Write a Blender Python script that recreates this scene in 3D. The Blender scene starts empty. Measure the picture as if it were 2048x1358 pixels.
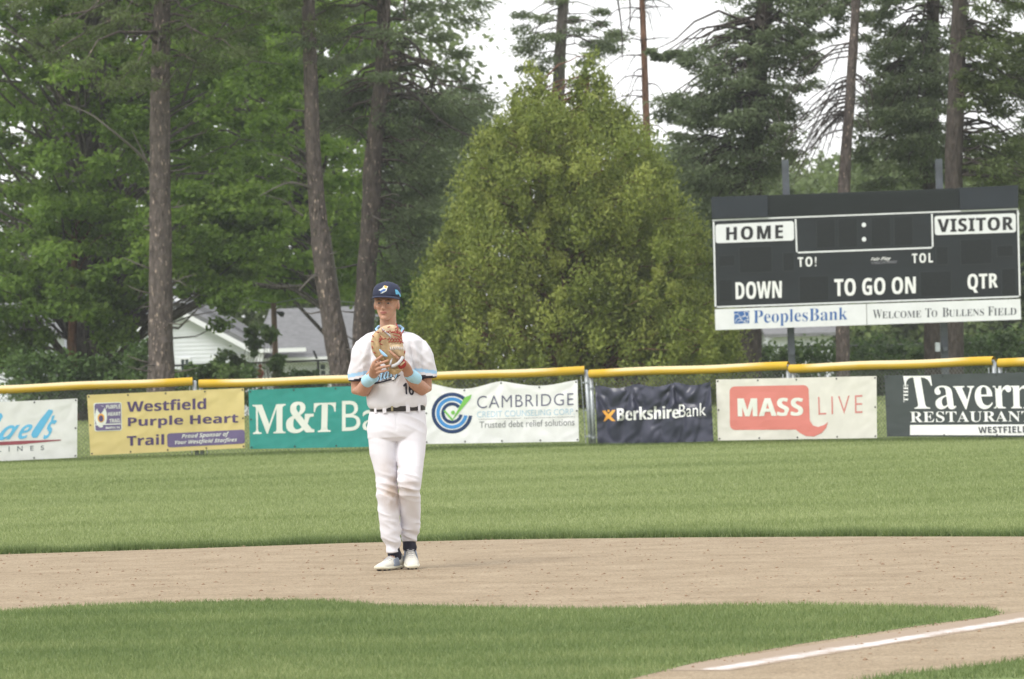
import bpy, bmesh, math, random
import numpy as np
from mathutils import Vector, Matrix, noise
from mathutils.bvhtree import BVHTree

S = bpy.context.scene
COL = S.collection
PI = math.pi
# ---------------------------------------------------------------- camera
F, W, H = 9150.0, 2048.0, 1358.0
ROLL, PITCH = math.radians(1.70), math.radians(0.150)
CH = 1.41
_r = Vector((math.cos(ROLL), 0, -math.sin(ROLL)))
_u = Vector((math.sin(ROLL), 0, math.cos(ROLL)))
_f = Vector((0, 1, 0))
_pm = Matrix.Rotation(PITCH, 3, 'X')
CR, CU, CF = _pm @ _r, _pm @ _u, _pm @ _f
CAM = Vector((0, 0, CH))
cd = bpy.data.cameras.new('camera')
cam = bpy.data.objects.new('camera', cd)
COL.objects.link(cam)
cd.sensor_width = 36.0
cd.lens = 36.0 * F / W
cd.clip_start = 0.5
cd.clip_end = 3000
m3 = Matrix((CR, CU, -CF)).transposed()
cam.matrix_world = Matrix.Translation(CAM) @ m3.to_4x4()
cd.dof.use_dof = True
cd.dof.focus_distance = 30.5
cd.dof.aperture_fstop = 8.8
S.camera = cam
# ---------------------------------------------------------------- world, sun, exposure
SUN_EL, SUN_AZ = math.radians(50), math.radians(-135)     # azimuth from +Y, clockwise; sun behind the camera to the left
wd = bpy.data.worlds.new('World')
S.world = wd
wd.use_nodes = True
nt = wd.node_tree
bg = nt.nodes['Background']
sky = nt.nodes.new('ShaderNodeTexSky')
sky.sky_type = 'NISHITA'
sky.sun_disc = False
sky.sun_elevation = SUN_EL
sky.sun_rotation = SUN_AZ
sky.air_density = 1.0
sky.dust_density = 3.0
tc = nt.nodes.new('ShaderNodeTexCoord')
mp = nt.nodes.new('ShaderNodeMapping')
mp.inputs['Scale'].default_value = (3, 3, 9)
cn = nt.nodes.new('ShaderNodeTexNoise')
cn.inputs['Scale'].default_value = 2.2
cn.inputs['Detail'].default_value = 6
cr = nt.nodes.new('ShaderNodeMapRange')
cr.inputs[1].default_value = 0.30
cr.inputs[2].default_value = 0.62
cr.inputs[3].default_value = 0.72
cr.inputs[4].default_value = 1.0
mx = nt.nodes.new('ShaderNodeMix')
mx.data_type = 'RGBA'
mx.inputs[7].default_value = (10.0, 10.0, 10.0, 1)
nt.links.new(tc.outputs['Generated'], mp.inputs[0])
nt.links.new(mp.outputs[0], cn.inputs['Vector'])
nt.links.new(cn.outputs['Fac'], cr.inputs[0])
nt.links.new(cr.outputs[0], mx.inputs[0])
nt.links.new(sky.outputs[0], mx.inputs[6])
nt.links.new(mx.outputs[2], bg.inputs[0])
bg.inputs[1].default_value = 0.105
sd = bpy.data.lights.new('sun', 'SUN')
sd.energy = 1.5
sd.angle = math.radians(24)
sd.color = (1.0, 0.97, 0.93)
sun = bpy.data.objects.new('sun', sd)
COL.objects.link(sun)
sv = Vector((math.sin(SUN_AZ) * math.cos(SUN_EL), math.cos(SUN_AZ) * math.cos(SUN_EL), math.sin(SUN_EL)))
sun.rotation_euler = (-sv).to_track_quat('-Z', 'Y').to_euler()
vs = S.view_settings
vs.view_transform = 'Standard'
vs.look = 'None'
vs.gamma = 1
vs.use_curve_mapping = False
vs.exposure = 0.60
S.cycles.max_bounces = 12
S.cycles.diffuse_bounces = 7
S.cycles.transmission_bounces = 8


def ray(px, py):
    return CF + CR * ((px - W / 2) / F) + CU * ((H / 2 - py) / F)


def at(px, py, Y):
    d = ray(px, py)
    return CAM + d * (Y / d.y)


def gnd(px, py, z=0.0):
    d = ray(px, py)
    return CAM + d * ((z - CH) / d.z)


def atn(px, py, Y):          # numpy version
    px = np.asarray(px, float); py = np.asarray(py, float); Y = np.asarray(Y, float)
    a = (px - W / 2) / F; b = (H / 2 - py) / F
    d = np.array(CF)[None] + a[:, None] * np.array(CR)[None] + b[:, None] * np.array(CU)[None]
    return np.array(CAM)[None] + d * (Y / d[:, 1])[:, None]


# ---------------------------------------------------------------- object helpers
def tag(o, label=None, cat=None, group=None, kind=None):
    if label: o['label'] = label
    if cat: o['category'] = cat
    if group: o['group'] = group
    if kind: o['kind'] = kind
    return o


def empty(name, loc, label=None, cat=None, group=None):
    o = bpy.data.objects.new(name, None)
    COL.objects.link(o)
    o.location = loc
    return tag(o, label, cat, group)


def wloc(p):
    v = Vector((0, 0, 0))
    while p is not None:
        v += p.location
        p = p.parent
    return v


def link(name, me, mats, parent=None, smooth=False, kind=None, label=None):
    o = bpy.data.objects.new(name, me)
    COL.objects.link(o)
    if not isinstance(mats, (list, tuple)): mats = [mats]
    me.materials.clear()
    for m in mats:
        if m is not None: me.materials.append(m)
    if parent is not None:
        w = wloc(parent)
        n = len(me.vertices)
        co = np.empty(n * 3, np.float32)
        me.vertices.foreach_get('co', co)
        co = co.reshape(-1, 3) - np.array(w, np.float32)
        me.vertices.foreach_set('co', co.ravel())
        o.parent = parent
    if smooth:
        me.polygons.foreach_set('use_smooth', np.ones(len(me.polygons), bool))
    me.update()
    if kind: o['kind'] = kind
    if label: o['label'] = label
    return o


class MB:
    def __init__(s): s.v = []; s.f = []

    def add(s, v, f):
        k = len(s.v)
        s.v += [tuple(p) for p in v]
        s.f += [tuple(i + k for i in q) for q in f]
        return s

    def box(s, lo, hi):
        x0, y0, z0 = lo; x1, y1, z1 = hi
        return s.hexa([(x0, y0, z0), (x1, y0, z0), (x1, y1, z0), (x0, y1, z0), (x0, y0, z1), (x1, y0, z1), (x1, y1, z1), (x0, y1, z1)])

    def hexa(s, v):
        return s.add(v, [(0, 3, 2, 1), (4, 5, 6, 7), (0, 1, 5, 4), (1, 2, 6, 5), (2, 3, 7, 6), (3, 0, 4, 7)])

    def slab(s, front, dv):
        """front polygon pushed back by vector dv"""
        n = len(front)
        v = [Vector(p) for p in front] + [Vector(p) + Vector(dv) for p in front]
        f = [tuple(range(n)), tuple(reversed(range(n, 2 * n)))]
        f += [(i, i + n, (i + 1) % n + n, (i + 1) % n) for i in range(n)]
        return s.add(v, f)

    def tube(s, pts, rad, seg=8, cap=True, squash=None):
        pts = [Vector(p) for p in pts]
        n = len(pts)
        if not isinstance(rad, (list, tuple)): rad = [rad] * n
        k = len(s.v)
        ref = None
        for i, p in enumerate(pts):
            t = (pts[min(i + 1, n - 1)] - pts[max(i - 1, 0)])
            if t.length < 1e-9: t = Vector((0, 0, 1))
            t.normalize()
            if ref is None:
                ref = Vector((1, 0, 0)) if abs(t.x) < 0.8 else Vector((0, 1, 0))
            a = (ref - t * ref.dot(t)).normalized()
            ref = a
            b = t.cross(a)
            ra = rad[i]
            rb = ra
            if isinstance(ra, tuple): ra, rb = ra
            for j in range(seg):
                q = 2 * PI * j / seg
                s.v.append(tuple(p + a * (ra * math.cos(q)) + b * (rb * math.sin(q))))
        for i in range(n - 1):
            for j in range(seg):
                j2 = (j + 1) % seg
                s.f.append((k + i * seg + j, k + i * seg + j2, k + (i + 1) * seg + j2, k + (i + 1) * seg + j))
        if cap:
            s.f.append(tuple(k + j for j in reversed(range(seg))))
            s.f.append(tuple(k + (n - 1) * seg + j for j in range(seg)))
        return s

    def limb(s, pts, rad, seg=14):
        """tube with rounded ends, resampled smoothly"""
        P = [Vector(p) for p in pts]; R = list(rad)
        t0 = (P[0] - P[1]).normalized(); t1 = (P[-1] - P[-2]).normalized()
        def r_(x): return x if not isinstance(x, tuple) else (x[0] + x[1]) / 2
        def sc(x, k): return x * k if not isinstance(x, tuple) else (x[0] * k, x[1] * k)
        a = [(P[0] + t0 * r_(R[0]) * 0.95, sc(R[0], .3)), (P[0] + t0 * r_(R[0]) * 0.6, sc(R[0], .8))]
        b = [(P[-1] + t1 * r_(R[-1]) * 0.6, sc(R[-1], .8)), (P[-1] + t1 * r_(R[-1]) * 0.95, sc(R[-1], .3))]
        PP = [x[0] for x in a] + P + [x[0] for x in b]
        RR = [x[1] for x in a] + R + [x[1] for x in b]
        return s.tube(PP, RR, seg)

    def rings(s, rg, seg=28, ex=2.3, cap=True):
        """rg: list of (centre, half width x, half depth y[, tilt])"""
        k = len(s.v)
        for c, a, b in rg:
            for j in range(seg):
                q = 2 * PI * j / seg
                cx, sy = math.cos(q), math.sin(q)
                x = math.copysign(abs(cx) ** (2 / ex), cx) * a
                y = math.copysign(abs(sy) ** (2 / ex), sy) * b
                s.v.append((c[0] + x, c[1] + y, c[2]))
        n = len(rg)
        for i in range(n - 1):
            for j in range(seg):
                j2 = (j + 1) % seg
                s.f.append((k + i * seg + j, k + i * seg + j2, k + (i + 1) * seg + j2, k + (i + 1) * seg + j))
        if cap:
            s.f.append(tuple(k + j for j in reversed(range(seg))))
            s.f.append(tuple(k + (n - 1) * seg + j for j in range(seg)))
        return s

    def ball(s, c, r, seg=12, n=8, M=None):
        if not isinstance(r, (tuple, list)): r = (r, r, r)
        k = len(s.v)
        for i in range(n + 1):
            th = PI * (i + 0.02) / (n + 0.04)
            for j in range(seg):
                q = 2 * PI * j / seg
                p = Vector((r[0] * math.sin(th) * math.cos(q), r[1] * math.sin(th) * math.sin(q), r[2] * math.cos(th)))
                if M is not None: p = M @ p
                s.v.append(tuple(Vector(c) + p))
        for i in range(n):
            for j in range(seg):
                j2 = (j + 1) % seg
                s.f.append((k + i * seg + j2, k + i * seg + j, k + (i + 1) * seg + j, k + (i + 1) * seg + j2))
        s.f.append(tuple(k + j for j in range(seg)))
        s.f.append(tuple(k + n * seg + j for j in reversed(range(seg))))
        return s

    def mesh(s, name='mesh'):
        me = bpy.data.meshes.new(name)
        me.from_pydata(s.v, [], s.f)
        me.update()
        return me

    def build(s, name, mat, parent=None, smooth=False, kind=None, label=None):
        return link(name, s.mesh(name), mat, parent, smooth, kind, label)


def np_mesh(name, V, tri_or_quad, face_attr=None):
    """fast mesh: V (n,3); faces (m,k)"""
    me = bpy.data.meshes.new(name)
    fa = np.asarray(tri_or_quad, np.int32)
    m, k = fa.shape
    me.vertices.add(len(V)); me.loops.add(m * k); me.polygons.add(m)
    me.vertices.foreach_set('co', np.asarray(V, np.float32).ravel())
    me.loops.foreach_set('vertex_index', fa.ravel())
    me.polygons.foreach_set('loop_start', np.arange(0, m * k, k, dtype=np.int32))
    me.polygons.foreach_set('loop_total', np.full(m, k, np.int32))
    me.update(calc_edges=True)
    if face_attr:
        for nm, arr in face_attr.items():
            a = me.attributes.new(nm, 'FLOAT', 'FACE')
            a.data.foreach_set('value', np.asarray(arr, np.float32))
    return me


# ---------------------------------------------------------------- materials
def lin(c):
    return tuple(((x / 255) / 12.92 if x / 255 <= 0.04045 else ((x / 255 + 0.055) / 1.055) ** 2.4) for x in c)


def mat(name, col, rough=0.7, metal=0.0, noise_s=None, noise_a=0.15, bump=0.0, bump_s=40.0, spec=0.4, transl=0.0, sheen=0.0, col2=None, stretch=(1, 1, 1), sss=0.0, detail=5):
    m = bpy.data.materials.new(name)
    m.use_nodes = True
    t = m.node_tree
    b = t.nodes['Principled BSDF']
    c = tuple(col) + (1,)
    b.inputs['Base Color'].default_value = c
    b.inputs['Roughness'].default_value = rough
    b.inputs['Metallic'].default_value = metal
    b.inputs['Specular IOR Level'].default_value = spec
    if sss:
        b.inputs['Subsurface Weight'].default_value = sss
        b.inputs['Subsurface Radius'].default_value = (0.012, 0.005, 0.003)
        b.inputs['Subsurface Scale'].default_value = 1.0
    src = None
    if noise_s or bump:
        tcn = t.nodes.new('ShaderNodeTexCoord')
        mpn = t.nodes.new('ShaderNodeMapping')
        mpn.inputs['Scale'].default_value = stretch
        t.links.new(tcn.outputs['Object'], mpn.inputs[0])
    if noise_s:
        n = t.nodes.new('ShaderNodeTexNoise')
        n.inputs['Scale'].default_value = noise_s
        n.inputs['Detail'].default_value = detail
        n.inputs['Roughness'].default_value = 0.6
        t.links.new(mpn.outputs[0], n.inputs['Vector'])
        rp = t.nodes.new('ShaderNodeValToRGB')
        rp.color_ramp.elements[0].position = 0.30
        rp.color_ramp.elements[1].position = 0.70
        c2 = col2 if col2 is not None else tuple(min(1, x * (1 + noise_a)) for x in col)
        c1 = col if col2 is not None else tuple(x * (1 - noise_a) for x in col)
        rp.color_ramp.elements[0].color = tuple(c1) + (1,)
        rp.color_ramp.elements[1].color = tuple(c2) + (1,)
        t.links.new(n.outputs['Fac'], rp.inputs[0])
        t.links.new(rp.outputs[0], b.inputs['Base Color'])
        src = rp.outputs[0]
    if bump:
        n2 = t.nodes.new('ShaderNodeTexNoise')
        n2.inputs['Scale'].default_value = bump_s
        n2.inputs['Detail'].default_value = 4
        t.links.new(mpn.outputs[0], n2.inputs['Vector'])
        bp = t.nodes.new('ShaderNodeBump')
        bp.inputs['Strength'].default_value = min(1, bump * 20)
        bp.inputs['Distance'].default_value = bump
        t.links.new(n2.outputs['Fac'], bp.inputs['Height'])
        t.links.new(bp.outputs[0], b.inputs['Normal'])
    if transl:
        tr = t.nodes.new('ShaderNodeBsdfTranslucent')
        tr.inputs[0].default_value = c
        if src is not None: t.links.new(src, tr.inputs[0])
        ms = t.nodes.new('ShaderNodeMixShader')
        ms.inputs[0].default_value = transl
        t.links.new(b.outputs[0], ms.inputs[1])
        t.links.new(tr.outputs[0], ms.inputs[2])
        t.links.new(ms.outputs[0], t.nodes['Material Output'].inputs[0])
    return m


def leaf_mat(name, dark, mid, light, transl=0.3, rough=0.55, attr='tint'):
    m = bpy.data.materials.new(name)
    m.use_nodes = True
    t = m.node_tree
    b = t.nodes['Principled BSDF']
    b.inputs['Roughness'].default_value = rough
    b.inputs['Specular IOR Level'].default_value = 0.35
    a = t.nodes.new('ShaderNodeAttribute')
    a.attribute_name = attr
    rp = t.nodes.new('ShaderNodeValToRGB')
    e = rp.color_ramp.elements
    e[0].position = 0.0; e[0].color = tuple(dark) + (1,)
    e[1].position = 1.0; e[1].color = tuple(light) + (1,)
    x = e.new(0.5); x.color = tuple(mid) + (1,)
    t.links.new(a.outputs['Fac'], rp.inputs[0])
    t.links.new(rp.outputs[0], b.inputs['Base Color'])
    tr = t.nodes.new('ShaderNodeBsdfTranslucent')
    t.links.new(rp.outputs[0], tr.inputs[0])
    ms = t.nodes.new('ShaderNodeMixShader')
    ms.inputs[0].default_value = transl
    t.links.new(b.outputs[0], ms.inputs[1])
    t.links.new(tr.outputs[0], ms.inputs[2])
    t.links.new(ms.outputs[0], t.nodes['Material Output'].inputs[0])
    return m


M = {}
M['field'] = mat('field_turf', (0.13, 0.175, 0.055), 0.9, noise_s=0.9, col2=(0.22, 0.26, 0.095), spec=0.1, stretch=(0.35, 1.3, 1), detail=8)
M['dirt'] = None
M['wire'] = mat('galvanised_wire', (0.17, 0.18, 0.16), 0.5, 0.6)
M['post'] = mat('galvanised_post', (0.42, 0.45, 0.47), 0.45, 0.5, noise_s=8, noise_a=0.2)
M['metal_dark'] = mat('dark_metal', (0.05, 0.055, 0.055), 0.5, 0.3)
M['white'] = mat('white_print', (0.80, 0.80, 0.80), 0.6)
M['ink_black'] = mat('black_print', (0.02, 0.02, 0.022), 0.5)
M['board'] = mat('scoreboard_black', (0.011, 0.015, 0.017), 0.45, noise_s=1.5, noise_a=0.25, stretch=(0.4, 1, 2))
M['board2'] = mat('scoreboard_module', (0.009, 0.012, 0.012), 0.7, noise_s=30, noise_a=0.3)
M['module_edge'] = mat('module_edge', (0.024, 0.030, 0.031), 0.5)
M['board_mesh'] = mat('scoreboard_louvre', (0.028, 0.036, 0.034), 0.6)
M['board_hdr'] = mat('scoreboard_header', (0.015, 0.021, 0.028), 0.5, noise_s=2, noise_a=0.15)
M['board_white'] = mat('white_enamel', (0.74, 0.75, 0.76), 0.45, noise_s=3, noise_a=0.05)
M['steel_post'] = mat('painted_steel_post', (0.085, 0.095, 0.11), 0.55, 0.2, noise_s=3, noise_a=0.3)

# leaf-bearing and bark materials
M['leaf_oak'] = leaf_mat('broad_leaf', (0.105, 0.180, 0.028), (0.195, 0.310, 0.050), (0.31, 0.43, 0.088), 0.57)
M['leaf_maple'] = leaf_mat('maple_leaf', (0.14, 0.235, 0.036), (0.240, 0.37, 0.062), (0.35, 0.48, 0.10), 0.58)
M['needle_pine'] = leaf_mat('pine_needles', (0.080, 0.110, 0.034), (0.135, 0.180, 0.058), (0.20, 0.25, 0.09), 0.42)
M['needle_spruce'] = leaf_mat('spruce_needles', (0.095, 0.130, 0.060), (0.170, 0.220, 0.108), (0.265, 0.315, 0.165), 0.44)
M['cedar'] = leaf_mat('cedar_spray', (0.112, 0.150, 0.026), (0.222, 0.275, 0.050), (0.375, 0.410, 0.095), 0.44)
M['leaf_far'] = leaf_mat('far_leaf', (0.09, 0.13, 0.040), (0.145, 0.200, 0.062), (0.21, 0.27, 0.09), 0.45)
M['shrub'] = leaf_mat('shrub_leaf', (0.06, 0.11, 0.026), (0.105, 0.180, 0.048), (0.18, 0.26, 0.075), 0.42)
M['grass_in'] = leaf_mat('infield_blades', (0.115, 0.170, 0.058), (0.195, 0.255, 0.092), (0.34, 0.38, 0.170), 0.40, 0.6)
M['grass_out'] = leaf_mat('outfield_blades', (0.150, 0.200, 0.070), (0.255, 0.312, 0.120), (0.42, 0.46, 0.235), 0.40, 0.6)


def bark_mat(name, dark, light, redspots=True):
    m = bpy.data.materials.new(name)
    m.use_nodes = True
    t = m.node_tree
    b = t.nodes['Principled BSDF']
    b.inputs['Roughness'].default_value = 0.9
    b.inputs['Specular IOR Level'].default_value = 0.15
    tcn = t.nodes.new('ShaderNodeTexCoord')
    mpn = t.nodes.new('ShaderNodeMapping')
    mpn.inputs['Scale'].default_value = (1, 1, 0.35)
    t.links.new(tcn.outputs['Object'], mpn.inputs[0])
    vo = t.nodes.new('ShaderNodeTexVoronoi')
    vo.inputs['Scale'].default_value = 14
    t.links.new(mpn.outputs[0], vo.inputs['Vector'])
    n = t.nodes.new('ShaderNodeTexNoise')
    n.inputs['Scale'].default_value = 9
    n.inputs['Detail'].default_value = 8
    n.inputs['Roughness'].default_value = 0.7
    t.links.new(mpn.outputs[0], n.inputs['Vector'])
    rp = t.nodes.new('ShaderNodeValToRGB')
    rp.color_ramp.elements[0].position = 0.30; rp.color_ramp.elements[0].color = tuple(dark) + (1,)
    rp.color_ramp.elements[1].position = 0.66; rp.color_ramp.elements[1].color = tuple(light) + (1,)
    t.links.new(n.outputs['Fac'], rp.inputs[0])
    last = rp.outputs[0]
    if redspots:
        n3 = t.nodes.new('ShaderNodeTexNoise')
        n3.inputs['Scale'].default_value = 20
        n3.inputs['Detail'].default_value = 2
        t.links.new(mpn.outputs[0], n3.inputs['Vector'])
        r3 = t.nodes.new('ShaderNodeMapRange')
        r3.inputs[1].default_value = 0.63; r3.inputs[2].default_value = 0.70
        t.links.new(n3.outputs['Fac'], r3.inputs[0])
        mxn = t.nodes.new('ShaderNodeMix'); mxn.data_type = 'RGBA'
        mxn.inputs[7].default_value = (0.42, 0.33, 0.27, 1)
        t.links.new(r3.outputs[0], mxn.inputs[0])
        t.links.new(last, mxn.inputs[6])
        last = mxn.outputs[2]
    t.links.new(last, b.inputs['Base Color'])
    bp = t.nodes.new('ShaderNodeBump')
    bp.inputs['Strength'].default_value = 1
    bp.inputs['Distance'].default_value = 0.05
    t.links.new(vo.outputs['Distance'], bp.inputs['Height'])
    t.links.new(bp.outputs[0], b.inputs['Normal'])
    return m


M['bark_pine'] = bark_mat('pine_bark', (0.048, 0.040, 0.036), (0.150, 0.124, 0.110))
M['bark_grey'] = bark_mat('grey_bark', (0.075, 0.068, 0.058), (0.20, 0.18, 0.155), False)
M['bark_red'] = bark_mat('reddish_bark', (0.075, 0.040, 0.028), (0.26, 0.145, 0.095), False)
M['bark_dark'] = bark_mat('dark_bark', (0.035, 0.030, 0.026), (0.095, 0.080, 0.068), False)
M['twig'] = mat('bare_twig', (0.13, 0.115, 0.10), 0.9)
M['twig_dark'] = mat('dark_twig', (0.055, 0.046, 0.040), 0.9)


# ================================================================= GROUND
def grid_ground():
    xs = np.concatenate([np.linspace(-400, -60, 10), np.linspace(-45, 45, 40), np.linspace(60, 400, 10)])
    ys = np.concatenate([np.linspace(-60, 0, 4), np.linspace(8, 210, 90), np.linspace(240, 500, 8)])
    V = []
    for y in ys:
        for x in xs:
            t = min(1, max(0, (y - 114) / 34))
            z = -2.0 * t * t * (3 - 2 * t)
            if y > 75: z += 0.03 * math.sin(x * 0.7 + y * 0.23) * min(1, (y - 75) / 20)
            V.append((x, y, z))
    nx, ny = len(xs), len(ys)
    Fa = [(j * nx + i, j * nx + i + 1, (j + 1) * nx + i + 1, (j + 1) * nx + i) for j in range(ny - 1) for i in range(nx - 1)]
    return np_mesh('ground', np.array(V), Fa)


tag(link('ground', grid_ground(), M['field'], smooth=True), kind='structure')


def terrain_z(y):
    t = min(1, max(0, (y - 114) / 34))
    return -2.0 * t * t * (3 - 2 * t)


# dirt
def dirt_mat():
    m = mat('infield_clay', (0.256, 0.199, 0.133), 0.95, noise_s=2.6, col2=(0.350, 0.281, 0.196), spec=0.1, stretch=(0.8, 1.0, 1), detail=9, bump=0.012, bump_s=60)
    t = m.node_tree
    b = t.nodes['Principled BSDF']
    src = b.inputs['Base Color'].links[0].from_socket
    tcn = t.nodes.new('ShaderNodeTexCoord')
    mp2 = t.nodes.new('ShaderNodeMapping'); mp2.inputs['Scale'].default_value = (1.1, 0.5, 1)
    t.links.new(tcn.outputs['Object'], mp2.inputs[0])
    n = t.nodes.new('ShaderNodeTexNoise'); n.inputs['Scale'].default_value = 14; n.inputs['Detail'].default_value = 3
    t.links.new(mp2.outputs[0], n.inputs['Vector'])
    r = t.nodes.new('ShaderNodeMapRange'); r.inputs[1].default_value = 0.60; r.inputs[2].default_value = 0.72; r.inputs[4].default_value = 0.55
    t.links.new(n.outputs['Fac'], r.inputs[0])
    mxn = t.nodes.new('ShaderNodeMix'); mxn.data_type = 'RGBA'; mxn.inputs[7].default_value = (0.20, 0.14, 0.09, 1)
    t.links.new(r.outputs[0], mxn.inputs[0]); t.links.new(src, mxn.inputs[6])
    mp3 = t.nodes.new('ShaderNodeMapping'); mp3.inputs['Scale'].default_value = (1, 0.22, 1)
    t.links.new(tcn.outputs['Object'], mp3.inputs[0])
    g = t.nodes.new('ShaderNodeTexNoise'); g.inputs['Scale'].default_value = 85; g.inputs['Detail'].default_value = 4; g.inputs['Roughness'].default_value = .8
    t.links.new(mp3.outputs[0], g.inputs['Vector'])
    g2 = t.nodes.new('ShaderNodeMapRange'); g2.inputs[1].default_value = .3; g2.inputs[2].default_value = .7; g2.inputs[3].default_value = .72; g2.inputs[4].default_value = 1.25
    t.links.new(g.outputs['Fac'], g2.inputs[0])
    hv = t.nodes.new('ShaderNodeVectorMath'); hv.operation = 'SCALE'
    t.links.new(mxn.outputs[2], hv.inputs[0]); t.links.new(g2.outputs[0], hv.inputs['Scale'])
    t.links.new(hv.outputs[0], b.inputs['Base Color'])
    return m


M['dirt'] = dirt_mat()
DZ = 0.006
out_edge = [(-500, 1124), (0, 1109), (350, 1098), (700, 1086), (1000, 1079), (1350, 1075), (1700, 1073), (2048, 1073), (2700, 1074)]
P = [gnd(x, y, DZ) for x, y in out_edge]
P = [Vector((-9, P[0].y - 0.3, DZ))] + P + [Vector((12, P[-1].y, DZ)), Vector((14, 12, DZ)), Vector((-12, 12, DZ))]
mb = MB(); mb.add(P, [tuple(reversed(range(len(P))))])
tag(mb.build('infield_dirt', M['dirt']), kind='structure')

# infield turf sheet (lies over the dirt)
in_edge = [(-500, 1240), (0, 1223), (140, 1213), (300, 1207), (480, 1203), (640, 1201), (760, 1211), (980, 1215), (1180, 1219), (1350, 1213), (1600, 1209), (1700, 1211), (1850, 1214), (1975, 1219), (2003, 1224),
           (1985, 1232), (1850, 1249), (1600, 1287), (1400, 1322), (1250, 1360), (1100, 1400), (900, 1460), (300, 1600), (-700, 1800)]
inP = [gnd(x, y, 0.0075) for x, y in in_edge]
inP = [inP[0] + Vector((-2, -0.2, 0))] + inP
mb = MB(); mb.add(inP, [tuple(reversed(range(len(inP))))])
M['turf_in'] = mat('infield_turf', (0.105, 0.155, 0.052), 0.9, noise_s=1.6, col2=(0.19, 0.24, 0.09), spec=0.1, detail=8)
tag(mb.build('infield_turf', M['turf_in']), kind='structure')
foul_edge = [(1640, 1372), (1700, 1356), (1800, 1340), (1900, 1330), (2000, 1318), (2060, 1308), (2300, 1275), (2500, 1300), (2500, 1500), (1500, 1500)]
foP = [gnd(x, y + 8, 0.0075) for x, y in foul_edge]
mb = MB(); mb.add(foP, [tuple(reversed(range(len(foP))))])
tag(mb.build('foul_turf', M['turf_in']), kind='structure')


# --- grass blades
def in_poly(px, py, poly):
    n = len(poly); c = np.zeros(len(px), bool)
    j = n - 1
    for i in range(n):
        xi, yi = poly[i][0], poly[i][1]; xj, yj = poly[j][0], poly[j][1]
        m_ = ((yi > py) != (yj > py)) & (px < (xj - xi) * (py - yi) / (yj - yi + 1e-12) + xi)
        c ^= m_
        j = i
    return c


def bands(x, y):
    """broad mowing passes and worn streaks running across the field"""
    return (0.6 * np.sin((y + 0.10 * x + .25 * np.sin(x * .5)) * 1.35) + 0.5 * np.sin((y - 0.06 * x) * 3.1 + 1.2 * np.sin(x * .31)) + 0.5 * np.sin(y * 7.3 + 1.7 * np.sin(x * .9)) * np.sin(x * 1.1 + y * .7)) / 1.6


def patch(x, y, s=1.0, seed=0):
    r = np.random.RandomState(seed)
    v = np.zeros_like(x)
    for k in range(14):
        a = r.uniform(0, 2 * PI); f = s * r.uniform(0.6, 6) ; ph = r.uniform(0, 6.28)
        v += np.sin((x * math.cos(a) * 0.5 + y * math.sin(a) * 1.2) * f + ph) / (1 + f * 0.15)
    return v / 5.0


def blades(name, x, y, z0, hgt, wid, rng, seed, base_t=0.45, tv=0.25, pa=0.25, ps=1.0):
    n = len(x)
    ang = rng.uniform(0, PI, n)
    dx = np.cos(ang) * wid * rng.uniform(.6, 1.3, n) / 2; dy = np.sin(ang) * wid / 2
    h = hgt * rng.uniform(0.55, 1.35, n)
    lx = rng.normal(0, 0.45, n) * h; ly = rng.normal(0, 0.45, n) * h
    V = np.zeros((n, 3, 3))
    V[:, 0] = np.stack([x - dx, y - dy, np.full(n, z0)], 1)
    V[:, 1] = np.stack([x + dx, y + dy, np.full(n, z0)], 1)
    V[:, 2] = np.stack([x + lx, y + ly, z0 + h], 1)
    t = base_t + rng.normal(0, tv, n) + pa * patch(x, y, ps, seed) + pa * .40 * bands(x, y)
    straw = rng.rand(n) < 0.03
    t[straw] += 0.4
    me = np_mesh(name, V.reshape(-1, 3), np.arange(n * 3).reshape(n, 3), {'tint': np.clip(t, 0, 1)})
    return me


rng = np.random.RandomState(5)
ip2 = [(p.x, p.y) for p in inP]
n = 430000
y = 19.0 + (28.3 - 19.0) * rng.rand(n)
x = (rng.rand(n) * 2 - 1) * (y * 0.1165 + 0.9)
k = in_poly(x + rng.normal(0, .02, n), y + rng.normal(0, .05, n), ip2) & (rng.rand(n) < 0.8)
x, y = x[k], y[k]
tag(link('infield_grass', blades('infield_grass', x, y, 0.006, 0.026, 0.0050, rng, 3, 0.44, 0.18, 0.30, 1.6), M['grass_in']), kind='stuff')
fp2 = [(p.x, p.y) for p in foP]
n = 60000
y = 18.8 + (23.0 - 18.8) * rng.rand(n); x = 0.8 + 3.6 * rng.rand(n)
k = in_poly(x + rng.normal(0, .02, n), y + rng.normal(0, .04, n), fp2)
tag(link('foul_ground_grass', blades('foul_ground_grass', x[k], y[k], 0.006, 0.027, 0.005, rng, 8, 0.32, 0.2, 0.15, 1.6), M['grass_in']), kind='stuff')
# outfield: from the dirt edge to past the fence
oe = [gnd(x_, y_, 0) for x_, y_ in out_edge]
oex = np.array([p.x for p in oe]); oey = np.array([p.y for p in oe])
def outblades(n, y0, y1, hgt, wid, bt, seed, rng, ps, pa):
    y = y0 + (y1 - y0) * rng.rand(n) ** 1.2
    x = (rng.rand(n) * 2 - 1) * (y * 0.1165 + 1.6)
    k = y > np.interp(x, oex, oey) + rng.normal(0, .03, n) + .05 * patch(x * 4, y, 1, 3)
    return blades('b', x[k], y[k], 0.0, hgt, wid, rng, seed, bt, 0.22, pa, ps)
tag(link('outfield_grass', outblades(560000, 33.3, 72, 0.027, 0.0065, 0.48, 11, rng, 0.5, 0.22), M['grass_out']), kind='stuff')
n = 34000      # longer lip of grass where the outfield meets the dirt
x = (rng.rand(n) * 2 - 1) * 6.0
y = np.interp(x, oex, oey) + np.abs(rng.normal(0, 0.16, n)) - 0.02 + .05 * patch(x * 4, x * 0, 1, 3)
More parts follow.
